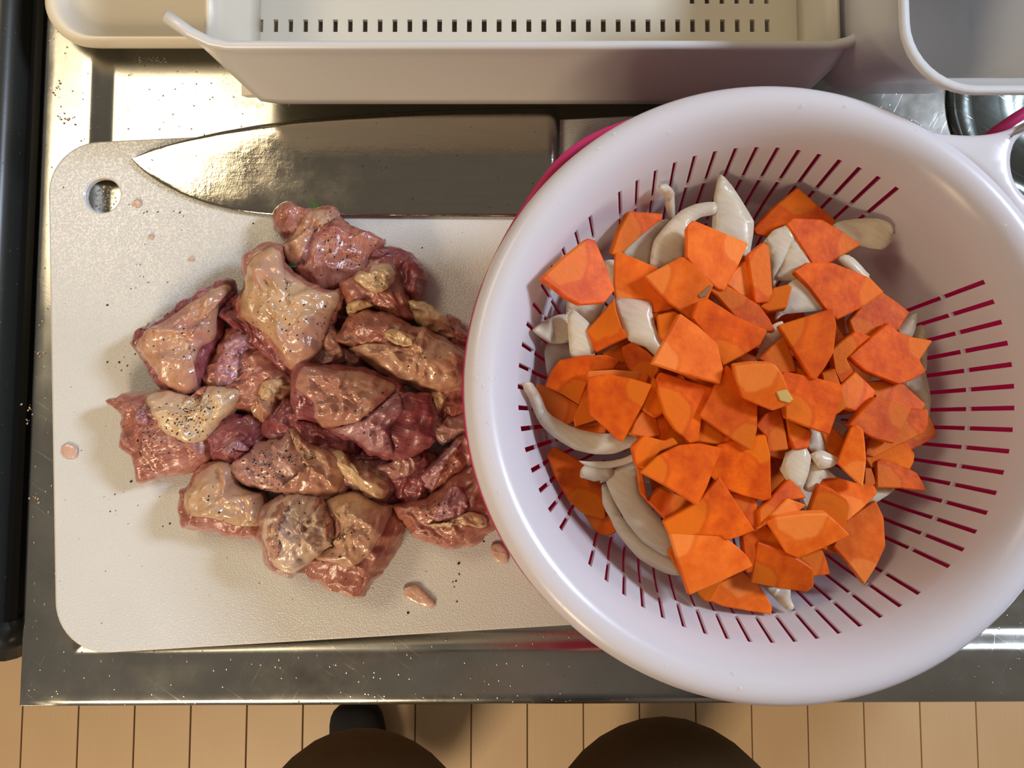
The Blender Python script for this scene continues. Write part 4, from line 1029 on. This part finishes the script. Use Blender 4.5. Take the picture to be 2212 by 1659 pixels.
# outline, height of its underside (mm), thickness (mm), material, tilt, [(part, material, outline)], label
X = 'X'
CH = [  # the buried dark lumps are added so gaps in the heap look shaded
 ('X', [(660,900),(760,930),(860,960),(890,1060),(800,1100),(700,1050),(640,980)], 0, 9, 'flesh_dark', (0,0), [], 'dark chicken lump added to fill the shaded gaps under the lower middle of the heap'),
 ('X', [(560,820),(660,800),(760,840),(740,930),(620,950),(550,890)], 0, 9, 'flesh_dark', (0,0), [], 'dark chicken lump added to fill the shaded gaps under the very centre of the heap'),
 ('X', [(640,700),(740,630),(810,700),(790,820),(680,830)], 0, 9, 'flesh_dark', (0,0), [], 'dark chicken lump added to fill the shaded gap between the yellow skin sheet and the fat topped piece'),
 ('Q', [(640,590),(700,480),(760,450),(880,440),(1000,500),(1090,570),(1140,640),(1100,740),(1080,860),(1010,885),(900,800),(700,700)], 0, 13, 'flesh_dark', (0,0), [], 'purple chicken piece at the back right, behind the piece topped with cream fat'),
 ('Q', [(1290,1000),(1340,980),(1400,1020),(1460,1130),(1500,1300),(1400,1400),(1300,1200)], 0, 9, 'flesh', (0,0), [], 'chicken piece on the board just left of the colander rim, half covered'),
 ('P', [(1400,200),(1450,100),(1560,90),(1650,150),(1760,130),(1870,130),(1900,210),(2010,280),(2230,380),(2150,470),(2100,600),(1990,690),(1850,760),(1700,740),(1600,680),(1500,560),(1440,450),(1480,380),(1400,300)], 1, 17, 'flesh', (0,0),
   [('skin', 'skin_pink', px('P', [(1640,150),(1750,125),(1860,135),(1890,180),(1760,190),(1690,300),(1640,400),(1560,560),(1470,560),(1440,440),(1520,330)]))], 'topmost chicken piece, touching the knife blade, with a rounded purple lobe'),
 ('S', [(1210,200),(1240,140),(1450,120),(1560,200),(1560,330),(1450,320),(1290,370),(1230,310)], 0, 12, 'flesh_pale', (0,0), [], 'grey pink chicken flap beside the colander, above the silvery piece'),
 ('Q', [(930,1480),(1100,1440),(1300,1480),(1440,1540),(1480,1700),(1400,1800),(1230,1850),(1150,1800),(1140,1650)], 1, 13, 'flesh', (0,0),
   [('fat', 'fat', px('Q', [(1150,1640),(1280,1560),(1340,1580),(1290,1680),(1230,1800),(1160,1760)]))], 'chicken piece wedged under the big wrinkled one, next to the colander rim'),
 ('S', [(880,480),(1050,430),(1200,470),(1210,620),(1130,850),(1000,870),(860,740),(740,600)], 0, 14, 'flesh_dark', (0,0), [], 'dark plum coloured chicken piece in the hollow right of the middle'),
 ('S', [(1060,660),(1230,480),(1400,320),(1500,310),(1560,480),(1420,620),(1300,700),(1180,760)], 1, 15, 'flesh', (0,0),
   [('membrane', 'fascia', px('S', [(1080,660),(1230,490),(1390,330),(1430,350),(1330,480),(1240,640),(1180,745)]))], 'chicken piece with a ribbed silver membrane, beside the colander'),
 ('S', [(880,880),(1000,850),(1150,800),(1290,690),(1450,560),(1560,560),(1640,720),(1700,980),(1600,1110),(1450,1195),(1250,1180),(1050,1110),(990,1030),(930,960)], 0, 19, 'flesh', (0,0),
   [('fat', 'fat', px('S', [(1160,1030),(1300,1010),(1480,930),(1610,960),(1630,1040),(1560,1060),(1460,985),(1330,1040),(1210,1050)])),
    ('membrane', 'fascia', px('S', [(1230,900),(1330,720),(1420,740),(1480,880),(1380,980),(1210,1000)]))], 'rounded red chicken piece at the lower right, against the colander'),
 ('P', [(1030,1110),(1180,1110),(1300,1250),(1450,1340),(1560,1480),(1520,1640),(1300,1750),(1100,1740),(900,1620),(800,1500),(900,1330)], 0, 15, 'flesh', (0,0),
   [('membrane', 'fascia', px('P', [(1010,1130),(1170,1130),(1200,1230),(1090,1300),(1060,1500),(900,1560),(880,1400)])),
    ('fat', 'fat', px('P', [(1270,1530),(1390,1500),(1460,1530),(1370,1640),(1290,1690),(1240,1640)]))], 'glassy red chicken piece in the gap left of the middle'),
 ('P', [(245,1220),(330,1100),(450,1030),(560,960),(700,860),(830,780),(960,720),(1020,760),(1030,830),(960,940),(940,1000),(920,1130),(860,1300),(800,1480),(760,1600),(700,1615),(540,1590),(430,1510),(370,1400),(300,1300)], 0, 20, 'flesh_dark', (0,0),
   [('skin', 'skin_pink', px('P', [(250,1225),(330,1110),(460,1040),(700,880),(850,790),(970,730),(1015,780),(920,850),(900,1050),(880,1180),(760,1250),(720,1400),(750,1600),(620,1610),(450,1520),(370,1380),(300,1290)]))], 'leftmost upper chicken piece, skin side up with a rounded end'),
 ('R', [(60,190),(200,130),(400,120),(500,90),(640,120),(800,160),(820,60),(960,60),(1080,85),(1080,160),(1000,280),(900,380),(860,480),(840,620),(700,720),(450,760),(270,790),(265,640),(160,520),(170,400),(160,280),(100,230)], 0, 19, 'flesh', (0,0),
   [('skin', 'fat', px('R', [(340,160),(500,85),(640,120),(800,165),(815,60),(960,60),(1080,90),(1060,190),(1010,270),(920,340),(880,430),(760,500),(640,500),(500,440),(420,340)])),
    ('membrane', 'fascia', px('R', [(240,260),(290,230),(340,320),(330,380),(240,340)]))], 'leftmost lower chicken piece, thickly peppered over pale fat'),
 ('R', [(855,500),(930,350),(1010,310),(1110,300),(1260,330),(1330,400),(1320,490),(1210,580),(1160,650),(1080,700),(990,660),(890,635)], 0, 16, 'flesh_dark', (0,0),
   [('membrane', 'fascia', px('R', [(930,590),(1050,490),(1140,540),(1170,580),(1090,580),(1030,540),(960,620)]))], 'small dark red ball of chicken right of the thickly peppered piece'),
 ('R', [(1300,400),(1340,260),(1450,170),(1560,180),(1640,300),(1780,330),(1960,420),(2050,480),(2000,580),(1800,600),(1600,520),(1450,500),(1340,480)], 2, 16, 'flesh_dark', (0,0), [], 'dark red rounded chicken lobe left of the centre'),
 ('Q', [(170,1250),(260,1150),(350,1060),(430,1120),(500,1250),(600,1330),(620,1420),(430,1440),(300,1430),(180,1380)], 3, 16, 'flesh_pale', (0,0),
   [('fat', 'skin_pink', px('Q', [(350,1070),(400,1100),(440,1230),(460,1330),(380,1350),(300,1230)]))], 'pale pink chicken strip in the gap between skin sheet and wrinkled piece'),
 ('S', [(280,500),(360,440),(440,400),(560,500),(720,560),(860,600),(860,740),(780,835),(700,810),(620,760),(460,700),(400,600)], 1, 17, 'flesh_pale', (0,0),
   [('fat', 'fat', px('S', [(300,480),(440,420),(540,560),(680,600),(820,690),(840,750),(760,830),(620,750),(480,650),(400,560)]))], 'lumpy creamy chicken piece below the centre'),
 ('Q', [(450,740),(520,690),(600,660),(700,600),(850,580),(900,690),(990,900),(1000,1010),(830,980),(700,930),(560,960),(490,880)], 6, 15, 'flesh', (0,0),
   [('fat', 'fat', px('Q', [(550,690),(600,620),(670,640),(690,575),(780,560),(850,580),(885,640),(870,720),(780,790),(680,790)])),
    ('fat', 'fat', px('Q', [(490,890),(600,860),(700,900),(640,960),(540,1010),(490,960)]))], 'chicken piece topped with a cream lump of fat, at the back of the heap'),
 ('Q', [(990,880),(1090,870),(1160,910),(1250,960),(1330,1060),(1340,1170),(1200,1120),(1060,1040),(1010,960)], 3, 13, 'fat', (0,0), [], 'yellow strip of chicken fat and skin near the upper part of the colander rim'),
 ('P', [(930,990),(980,920),(1100,840),(1200,900),(1400,1150),(1540,1400),(1520,1490),(1400,1400),(1200,1240),(1050,1090)], 8, 9, 'flesh_dark', (0,0), [], 'purple strip of chicken showing beneath the big yellow skin sheet'),
 ('X', [(530,590),(540,555),(575,538),(610,540),(618,575),(645,600),(690,628),(727,628),(728,655),(715,690),(700,740),(680,770),(655,788),(625,785),(600,755),(570,720),(528,690),(522,655),(533,620)], 9, 17, 'flesh', (0,0),
   [('skin', 'skin', px('X', [(532,600),(545,558),(575,540),(606,545),(614,578),(645,606),(690,632),(726,631),(726,655),(714,690),(698,738),(678,768),(655,786),(627,783),(603,752),(572,716),(530,688),(525,655)]))], 'big chicken piece under a yellow skin sheet, back left of the middle'),
 ('Q', [(430,1210),(490,1110),(560,1000),(680,965),(800,980),(960,1050),(1090,1100),(1240,1160),(1400,1270),(1450,1310),(1450,1500),(1380,1570),(1180,1590),(950,1530),(780,1440),(620,1330),(540,1250)], 7, 18, 'flesh', (0,0),
   [('skin', 'skin_pink', px('Q', [(530,1260),(640,1220),(800,1220),(1000,1240),(1080,1110),(1130,1090),(1200,1170),(1330,1220),(1445,1320),(1445,1490),(1370,1560),(1180,1580),(960,1520),(800,1430),(640,1320)])),
    ('fat', 'fat', px('Q', [(790,1130),(850,1090),(960,1120),(1060,1170),(1030,1230),(930,1240),(850,1210)]))], 'largest chicken piece, wrinkled pink skin and red stripe, at right of the heap'),
 ('R', [(1050,700),(1130,640),(1200,575),(1330,495),(1450,480),(1500,390),(1560,400),(1650,500),(1800,560),(1930,640),(1940,760),(1900,900),(1780,960),(1560,940),(1400,900),(1200,860),(1080,800)], 5, 17, 'flesh_pale', (0,0),
   [('skin', 'skin_pink', px('R', [(1490,395),(1560,400),(1620,480),(1800,580),(1920,650),(1930,780),(1880,900),(1780,940),(1560,930),(1400,895),(1500,840),(1650,780),(1600,640),(1540,560)]))], 'peppered lilac chicken piece below the centre'),
 ('R', [(630,920),(700,860),(750,760),(850,690),(960,670),(1060,710),(1100,860),(1180,910),(1270,930),(1290,1100),(1260,1260),(1100,1275),(900,1230),(720,1200),(640,1180),(635,1100)], 0, 18, 'flesh', (0,0),
   [('skin', 'skin', px('R', [(640,925),(700,860),(750,765),(850,695),(960,675),(1060,715),(1100,860),(1180,910),(1265,940),(1280,1100),(1230,1190),(1050,1180),(900,1130),(740,1110),(645,1060)]))], 'smooth plump chicken piece with taut skin at the lower left of the heap'),
 ('S', [(340,830),(430,780),(560,770),(770,870),(880,960),(940,1010),(920,1120),(870,1240),(760,1400),(700,1480),(640,1570),(550,1590),(350,1510),(190,1410),(170,1320),(300,1220),(400,1180),(380,1000)], 0, 20, 'flesh', (0,0),
   [('skin', 'skin', px('S', [(340,840),(430,785),(560,775),(700,830),(800,880),(865,870),(840,960),(760,1110),(670,1260),(590,1330),(490,1385),(350,1330),(230,1290),(340,1215),(420,1190),(440,1030),(370,930)]))], 'lowest chicken piece, orange skin over a thick red cut side'),
 ('X', [(610,1075),(640,1062),(690,1072),(715,1110),(732,1150),(722,1180),(695,1200),(668,1222),(640,1238),(615,1238),(590,1225),(575,1195),(563,1145),(575,1100)], 3, 19, 'flesh_pale', (0,0),
   [('skin', 'skin_grey', px('X', [(612,1076),(640,1064),(690,1074),(713,1110),(728,1150),(718,1178),(692,1198),(664,1220),(638,1234),(616,1234),(594,1220),(579,1192),(568,1145),(580,1100)])),
    ('fold', 'skin_pink', px('X', [(688,1072),(712,1105),(734,1150),(716,1185),(700,1178),(706,1150),(686,1118),(668,1088)])),
    ('fold', 'skin_pink', px('X', [(596,1092),(618,1078),(632,1084),(620,1110),(600,1130),(592,1170),(606,1205),(590,1212),(574,1180),(576,1130)])),
    ('membrane', 'skin_grey', px('X', [(632,1070),(655,1074),(660,1110),(650,1140),(664,1180),(648,1196),(632,1160),(622,1110)]))], 'crumpled greyish chicken piece with folded membrane at the bottom of the heap'),
 ('X', [(637,840),(648,802),(672,788),(720,797),(790,803),(850,828),(882,850),(915,850),(930,890),(925,925),(932,945),(905,968),(850,988),(800,975),(765,950),(720,932),(690,910),(650,900),(640,870)], 12, 17, 'flesh_dark', (0,0),
   [('skin', 'skin_pink', px('X', [(640,838),(652,800),(672,790),(720,798),(790,806),(855,832),(830,865),(798,888),(775,910),(735,918),(700,920),(680,900),(676,868),(655,850)])),
    ('membrane', 'fascia', px('X', [(722,928),(790,905),(830,870),(860,850),(868,890),(840,930),(850,980),(800,972),(765,950)]))], 'chicken piece on top of the centre, a skin flap over shiny purple flesh'),
 ('S', [(740,560),(850,520),(930,450),(1030,430),(1085,500),(1030,590),(940,640),(830,640)], 9, 10, 'flesh_pale', (0,0), [], 'torn pink chicken scrap hanging below the centre piece'),
 ('R', [(1240,150),(1330,70),(1440,10),(1500,30),(1480,100),(1400,160),(1390,230),(1330,340),(1220,300),(1200,230)], 5, 11, 'skin_pink', (0,0), [], 'small orange pink strip of chicken skin left of the centre'),
]
chick = []; CV, CF = [], []
for i, (z_, pts, z0, th_, mt, (gx, gy), parts, lab) in enumerate(CH):
    p_ = px(z_, pts)
    o, V0, F0 = lump('chicken_piece', p_, BZ + z0 * .001, th_ * .001, M[mt], None, i + 1, .95, gx, gy)
    tag(o, lab, 'chicken', 'raw chicken pieces heaped on the cutting board')
    off = len(CV); CV += [tuple(v) for v in V0]; CF += [tuple(k + off for k in f) for f in F0]
    for j, (nm, mm, pl) in enumerate(parts):
        d = drape(nm, pl, V0, F0, M[mm], o, seed=i * 3 + j, wr=.35 if i in (24,) else (2.2 if i == 26 else 1.0), thick=.0024 if nm == 'fat' else .0014)
        off = len(CV); mv = Matrix.Translation(world_loc(d))
        CV += [tuple(mv @ v.co) for v in d.data.vertices]; CF += [tuple(k + off for k in f.vertices) for f in d.data.polygons]
    chick.append(o)
CB = BVHTree.FromPolygons(CV, CF)

# ------------------------------------------------------------------ pepper, scraps, herbs, droplets
def flake(V, Fc, p, s, nrm=Vector((0, 0, 1))):
    k0 = len(V); a0 = random.random() * 6.28; t = nrm.orthogonal().normalized(); b = nrm.cross(t); el = random.uniform(.55, 1)
    kk = 5
    for j in range(kk):
        an = a0 + 6.283 * j / kk; r = s * random.uniform(.7, 1.2)
        V.append(p + t * math.cos(an) * r + b * math.sin(an) * r * el + nrm * s * .15)
    V.append(p + nrm * s * .8); V.append(p - nrm * s * .2)
    for j in range(kk): Fc.append((k0+j, k0+(j+1) % kk, k0+kk)); Fc.append((k0+(j+1) % kk, k0+j, k0+kk+1))
random.seed(11)
V, Fc = [], []
clusters = [(400,900,60,110),(430,880,45,60),(330,950,45,40),(570,1000,40,70),(650,980,45,70),(600,1045,35,40),(740,540,50,60),(690,700,40,25),(620,720,50,25),(500,660,15,12),(760,700,30,20),
            (400,780,60,30),(370,700,50,20),(850,620,45,15),(500,780,50,18),(780,900,80,20),(960,1130,60,45),(900,1000,60,25),(740,1180,60,25),(640,1110,40,18),(470,1090,60,16),(900,780,80,15),(700,500,40,15),(560,640,40,14)]
for (cx, cy, sp_, n_) in clusters:
    for k in range(int(n_ * 1.15)):
        x, y = random.gauss(cx, sp_ * .55), random.gauss(cy, sp_ * .5)
        h = CB.ray_cast(CAM, ray(x, y).normalized())
        if h[0] is None: continue
        if x > 1040: continue
        flake(V, Fc, h[0], random.choice([.00016, .00022, .00028, .0004, .00055]) , h[1] if h[1].z > 0 else -h[1])
o = mesh_obj('ground_pepper', V, Fc, M['pepper'], None, False)
tag(o, 'coarse black pepper grains sprinkled over the chicken heap', 'pepper', kind='stuff')
V, Fc = [], []
spots = [(232,659,1.1),(257,783,.9),(232,782,.9),(292,765,.8),(279,442,.5),(318,457,.9),(341,458,.8),(375,457,.6),(389,459,.9),(396,467,.5),(547,483,.8),(137,405,.6),(311,460,.7),(283,1040,1.2),(248,1068,.8),(238,1105,.6),(367,1131,1.0),(352,1137,.6),
         (303,571,.6),(313,528,.5),(303,597,.5),(283,624,.8),(293,622,.6),(310,598,.5),(362,610,.6),(268,772,.5),(991,1217,1.3),(992,1240,.8),(985,1255,1),(978,1257,.7),(981,1268,.7),(987,1299,.9),(881,1324,1.1),(920,1235,.5),(1045,1170,.9),(972,1184,.9),(1006,1179,.7),
         (1440,0,0),(912,535,.9),(831,520,1.1),(825,525,.9),(788,545,.8),(250,1103,.5),(345,1073,.5),(298,1092,.5),(610,470,.6),(455,680,.6),(275,790,.9),(262,800,.7),(805,1270,.6),(560,1260,.4)]
for (x, y, s_) in spots:
    if s_: flake(V, Fc, H(x, y, BT + .0001), s_ * .00065)
for k in range(150):
    x, y = random.uniform(125, 1000), random.uniform(430, 1350)
    if CB.ray_cast(CAM, ray(x, y).normalized())[0] is not None or atx(kb, max(284, min(1200, x))) + 8 > y: continue
    flake(V, Fc, H(x, y, BT + .0001), random.uniform(.00010, .00028))
o = mesh_obj('scattered_pepper', V, Fc, M['pepper'], None, False)
tag(o, 'black pepper grains scattered on the white board around the chicken', 'pepper', kind='stuff')
V, Fc = [], []
for k in range(70):
    x = random.uniform(300, 1190); y0_, y1_ = atx(kt, x), atx(kb, x)
    y = random.uniform(y0_ + 12, y1_ - 10); flake(V, Fc, P(x, y, KZ + .0010), random.uniform(.0001, .00035))
o = mesh_obj('pepper_on_blade', V, Fc, M['pepper'], None, False)
tag(o, 'fine dark specks stuck to the knife blade', 'pepper', kind='stuff')

scrap_m = meat('meat_scrap', [(.34, (.56, .30, .22)), (.5, (.62, .40, .31)), (.66, (.68, .50, .40))], .2, .3)
def scrap(pl, lab, h=.0012, m=scrap_m, seed=0):
    V, Fc = [], []; ol = resample(catmull(pl, .3), 28); z = BT + .0002; c = H(*cen(pl), z)
    for (s, hh) in ((1, 0), (1.0, h * .5), (.85, h * .9), (.5, h), (0.01, h * 1.02)):
        for k in range(28):
            b_ = H(ol[k].x, ol[k].y, z); p = c + (b_ - c) * s; V.append(p + Vector((0, 0, hh * (1 + .35 * noise.noise(p * 900 + Vector((seed, 0, 0)))))))
    for j in range(4):
        for k in range(28): Fc.append((j*28+k, j*28+(k+1) % 28, (j+1)*28+(k+1) % 28, (j+1)*28+k))
    o = mesh_obj('chicken_scrap', V, Fc, m, None, True, c); tag(o, lab, 'meat scrap', 'scraps of chicken on the cutting board'); return o
scrap([(872,1268),(900,1262),(920,1280),(942,1302),(930,1312),(905,1304),(875,1290)], 'long pale chicken scrap on the board below the heap', .0016)
scrap([(1062,1176),(1080,1172),(1095,1190),(1098,1212),(1078,1215),(1060,1196)], 'pink chicken scrap at the bottom edge of the colander rim', .0012)
scrap([(136,962),(150,958),(168,968),(166,988),(146,990),(134,978)], 'small pale scrap at the far left edge of the board', .0009)
scrap([(290,434),(300,430),(307,440),(300,448),(290,444)], 'tiny pink scrap right of the hanging hole', .0009)
scrap([(408,558),(416,556),(421,561),(414,565)], 'tiny peach scrap on the board above the left chicken piece', .0007)
scrap([(322,508),(330,506),(333,514),(327,518)], 'tiny brown scrap on the board below the knife tip', .0007)
def herb(pl, z, lab):
    w_ = [P(p[0], p[1], CT + z) for p in pl]; o = slab('herb_leaf', w_, Vector((0, 0, 1)), .0005, M['herb'], .0001, w_[0]); tag(o, lab, 'herb', 'bits of green herb')
hb = CB.ray_cast(CAM, ray(632, 572).normalized())[0]; hz_ = (hb.z - CT + .0012) if hb else .02
herb([(620,569),(632,566),(645,568),(646,572),(636,577),(621,579)], hz_, 'green herb sliver lying on the topmost chicken piece')
hb = CB.ray_cast(CAM, ray(680, 448).normalized())[0]; hz_ = (hb.z - CT + .0012) if hb and hb.z > CT + .008 else KZ - CT + .0022
herb([(667,429),(675,431),(690,444),(688,449),(676,450),(668,440)], hz_, 'dark green herb leaf on the knife blade above the chicken')

def drops(name, lst, lab, m=None):
    V, Fc = [], []
    for (p, r, nrm) in lst:
        k0 = len(V); t = nrm.orthogonal().normalized(); b = nrm.cross(t)
        for (s, hh) in ((1, 0), (.9, .28), (.6, .5)):
            for j in range(9): an = 6.283*j/9; V.append(p + (t*math.cos(an) + b*math.sin(an))*r*s*(1 + .18*math.sin(2*an + k0)) + nrm*hh*r)
        V.append(p + nrm*.56*r)
        for q in range(2):
            for j in range(9): Fc.append((k0+q*9+j, k0+q*9+(j+1) % 9, k0+(q+1)*9+(j+1) % 9, k0+(q+1)*9+j))
        for j in range(9): Fc.append((k0+18+j, k0+18+(j+1) % 9, k0+27))
    o = mesh_obj(name, V, Fc, m or M['droplet'], None, True); tag(o, lab, 'water', kind='stuff'); return o
up = Vector((0, 0, 1)); L_ = []
for (x, y, r) in [(512,226,.0011),(524,222,.0009),(531,229,.0012),(543,224,.0013),(556,229,.0013),(567,226,.001),(276,237,.0009),(283,161,.0008)]: L_.append((H(x, y, -.0045), r, up))
for k in range(90): L_.append((H(random.uniform(480, 600), random.uniform(130, 215), -.0045), random.uniform(.0002, .0005), up))
for k in range(30): L_.append((H(random.uniform(290, 360), 130 + (random.random() - .5) * 12 + 0, -.0045), random.uniform(.00015, .00035), up))
drops('water_drops', L_, 'water drops on the steel behind the knife')
L_ = []
dg = bpy.context.evaluated_depsgraph_get()
for k in range(34):
    a = random.choice([random.uniform(R(95), R(205)), random.uniform(R(0), R(360))]); r = random.uniform(.0945, .104)
    z = 0
    for q, q2 in zip(profile[2:], profile[3:]):
        if q2[0] <= r <= q[0]: f = (r - q2[0]) / max(1e-6, q[0] - q2[0]); z = q2[1] + f * (q[1] - q2[1])
    L_.append((colander_pt(r, a, z + .0009), random.uniform(.00025, .0008), up))
ro = drops('rim_drops', L_, None); del ro['category']; set_parent(ro, col)  # separate water drops on the rim, kept as a colander part
V, Fc = [], []
for k in range(60):
    a, r = random.uniform(0, 6.28), hr * .8 * math.sqrt(random.random()); flake(V, Fc, Vector((hc.x + r*math.cos(a) * .8 - .001, hc.y + r*math.sin(a), CT + .0002)), random.uniform(.0002, .0006))
for (x, y) in [(130,255),(128,188),(85,765),(75,1075),(60,880),(62,905),(150,260),(120,200),(165,30)]:
    for k in range(6): p = H(x + random.gauss(0, 6), y + random.gauss(0, 6), .0003); flake(V, Fc, p, random.uniform(.0002, .0007))
o = mesh_obj('food_crumbs', V, Fc, M['crumb'], None, False); tag(o, 'tan dried crumbs on the steel at the left edge and in the board hole', 'crumbs', kind='stuff')

# ------------------------------------------------------------------ the cook, standing at the worktop and looking down
def skinned(name, joints, edges, rads, m, parent, sub=2, root=0):
    me = bpy.data.meshes.new(name); base = world_loc(parent)
    me.from_pydata([tuple(Vector(j) - base) for j in joints], edges, []); me.update()
    o = bpy.data.objects.new(name, me); COL.objects.link(o); o.parent = parent
    sk = o.modifiers.new('skin', 'SKIN'); sk.use_smooth_shade = True
    for i, v in enumerate(me.skin_vertices[0].data):
        r = rads[i]; v.radius = r if isinstance(r, tuple) else (r, r); v.use_root = (i == root); v.use_loose = False
    s = o.modifiers.new('sub', 'SUBSURF'); s.levels = sub; s.render_levels = sub
    me.materials.append(m); return o
cook = thing('person', 'person standing at the worktop in loose brown trousers and black slippers, seen from above', 'person', (0, -.55, 0))
J = [(0, -.47, .95), (0, -.46, 1.02), (-.10, -.43, .88), (-.125, -.315, .56), (-.155, -.46, .32), (-.175, -.56, .10),
     (.10, -.42, .88), (.127, -.305, .58), (.155, -.46, .32), (.175, -.56, .10)]
E = [(0, 1), (0, 2), (2, 3), (3, 4), (4, 5), (0, 6), (6, 7), (7, 8), (8, 9)]
Rr = [(.13, .11), (.14, .11), (.095, .095), (.105, .105), (.080, .080), (.068, .068), (.095, .095), (.120, .115), (.070, .070), (.068, .068)]
skinned('trousers', J, E, Rr, M['trousers'], cook, 3)
J = [(0, -.46, 1.0), (0, -.47, 1.15), (0, -.47, 1.32), (0, -.45, 1.43), (-.17, -.44, 1.42), (-.235, -.36, 1.24), (-.17, -.20, 1.245), (.17, -.44, 1.42), (.235, -.36, 1.24), (.17, -.20, 1.245)]
E = [(0, 1), (1, 2), (2, 3), (3, 4), (4, 5), (5, 6), (3, 7), (7, 8), (8, 9)]
Rr = [(.15, .115), (.15, .11), (.155, .11), (.10, .08), (.062, .06), (.046, .046), (.036, .034), (.062, .06), (.046, .046), (.036, .034)]
skinned('shirt', J, E, Rr, M['shirt'], cook)
J = [(0, -.44, 1.46), (0, -.40, 1.55), (0, -.36, 1.60), (0, -.33, 1.63)]
skinned('head', [(0, -.44, 1.45), (0, -.41, 1.52), (0, -.37, 1.585), (0, -.345, 1.65), (0, -.285, 1.60)], [(0, 1), (1, 2), (2, 3), (2, 4)], [(.05, .05), (.05, .05), (.078, .085), (.07, .075), (.018, .02)], M['skin_person'], cook)
skinned('hair', [(0, -.40, 1.68), (0, -.44, 1.61)], [(0, 1)], [(.083, .075), (.07, .06)], simple('dark_hair', (.02, .015, .012), .6), cook)
for s in (-1, 1):
    Wt = Vector((s * .155, -.185, 1.247)); palm = Vector((s * .105, -.075, 1.252)); js = [Wt, Wt.lerp(palm, .55), palm]; es = [(0, 1), (1, 2)]; rs = [(.026, .020), (.036, .014), (.036, .012)]
    for k in range(4):
        b0 = palm + Vector((s * (-.020 + .014 * k), .012 - .003 * k, 0)); b1 = b0 + Vector((-s * .022, .030, .006)); b2 = b1 + Vector((-s * .022, .012 - .002*k, .002)); b3 = b2 + Vector((-s * .016, .0, -.006))
        n0 = len(js); js += [b0, b1, b2, b3]; es += [(2, n0), (n0, n0+1), (n0+1, n0+2), (n0+2, n0+3)]; rs += [(.009, .009)] * 2 + [(.0085, .0085), (.007, .007)]
    n0 = len(js); js += [Wt.lerp(palm, .4) + Vector((-s * .026, .01, .003)), palm + Vector((-s * .042, -.006, .006)), palm + Vector((-s * .062, .016, .008))]
    es += [(1, n0), (n0, n0+1), (n0+1, n0+2)]; rs += [(.012, .012), (.010, .010), (.008, .008)]
    skinned('hand', js, es, rs, M['skin_person'], cook, 1)
    f0 = Vector((-.232, -.435, .030) if s < 0 else (.235, -.50, .030))
    skinned('slipper', [f0 + Vector((-s * .03, -.20, 0)), f0 + Vector((-s * .02, -.10, .004)), f0, f0 + Vector((s * .002, .045, -.004))], [(0, 1), (1, 2), (2, 3)], [(.036, .034), (.042, .034), (.048, .032), (.040, .026)], M['slipper'], cook, 2, 1)
bm = bmesh.new(); box(bm, -.072, .072, -.010, .062, 1.2175, 1.2255, .003)
ph = bm_obj('smartphone', bm, M['black']); tag(ph, 'black smartphone held over the worktop by the cook, mirrored dark in the knife', 'phone')
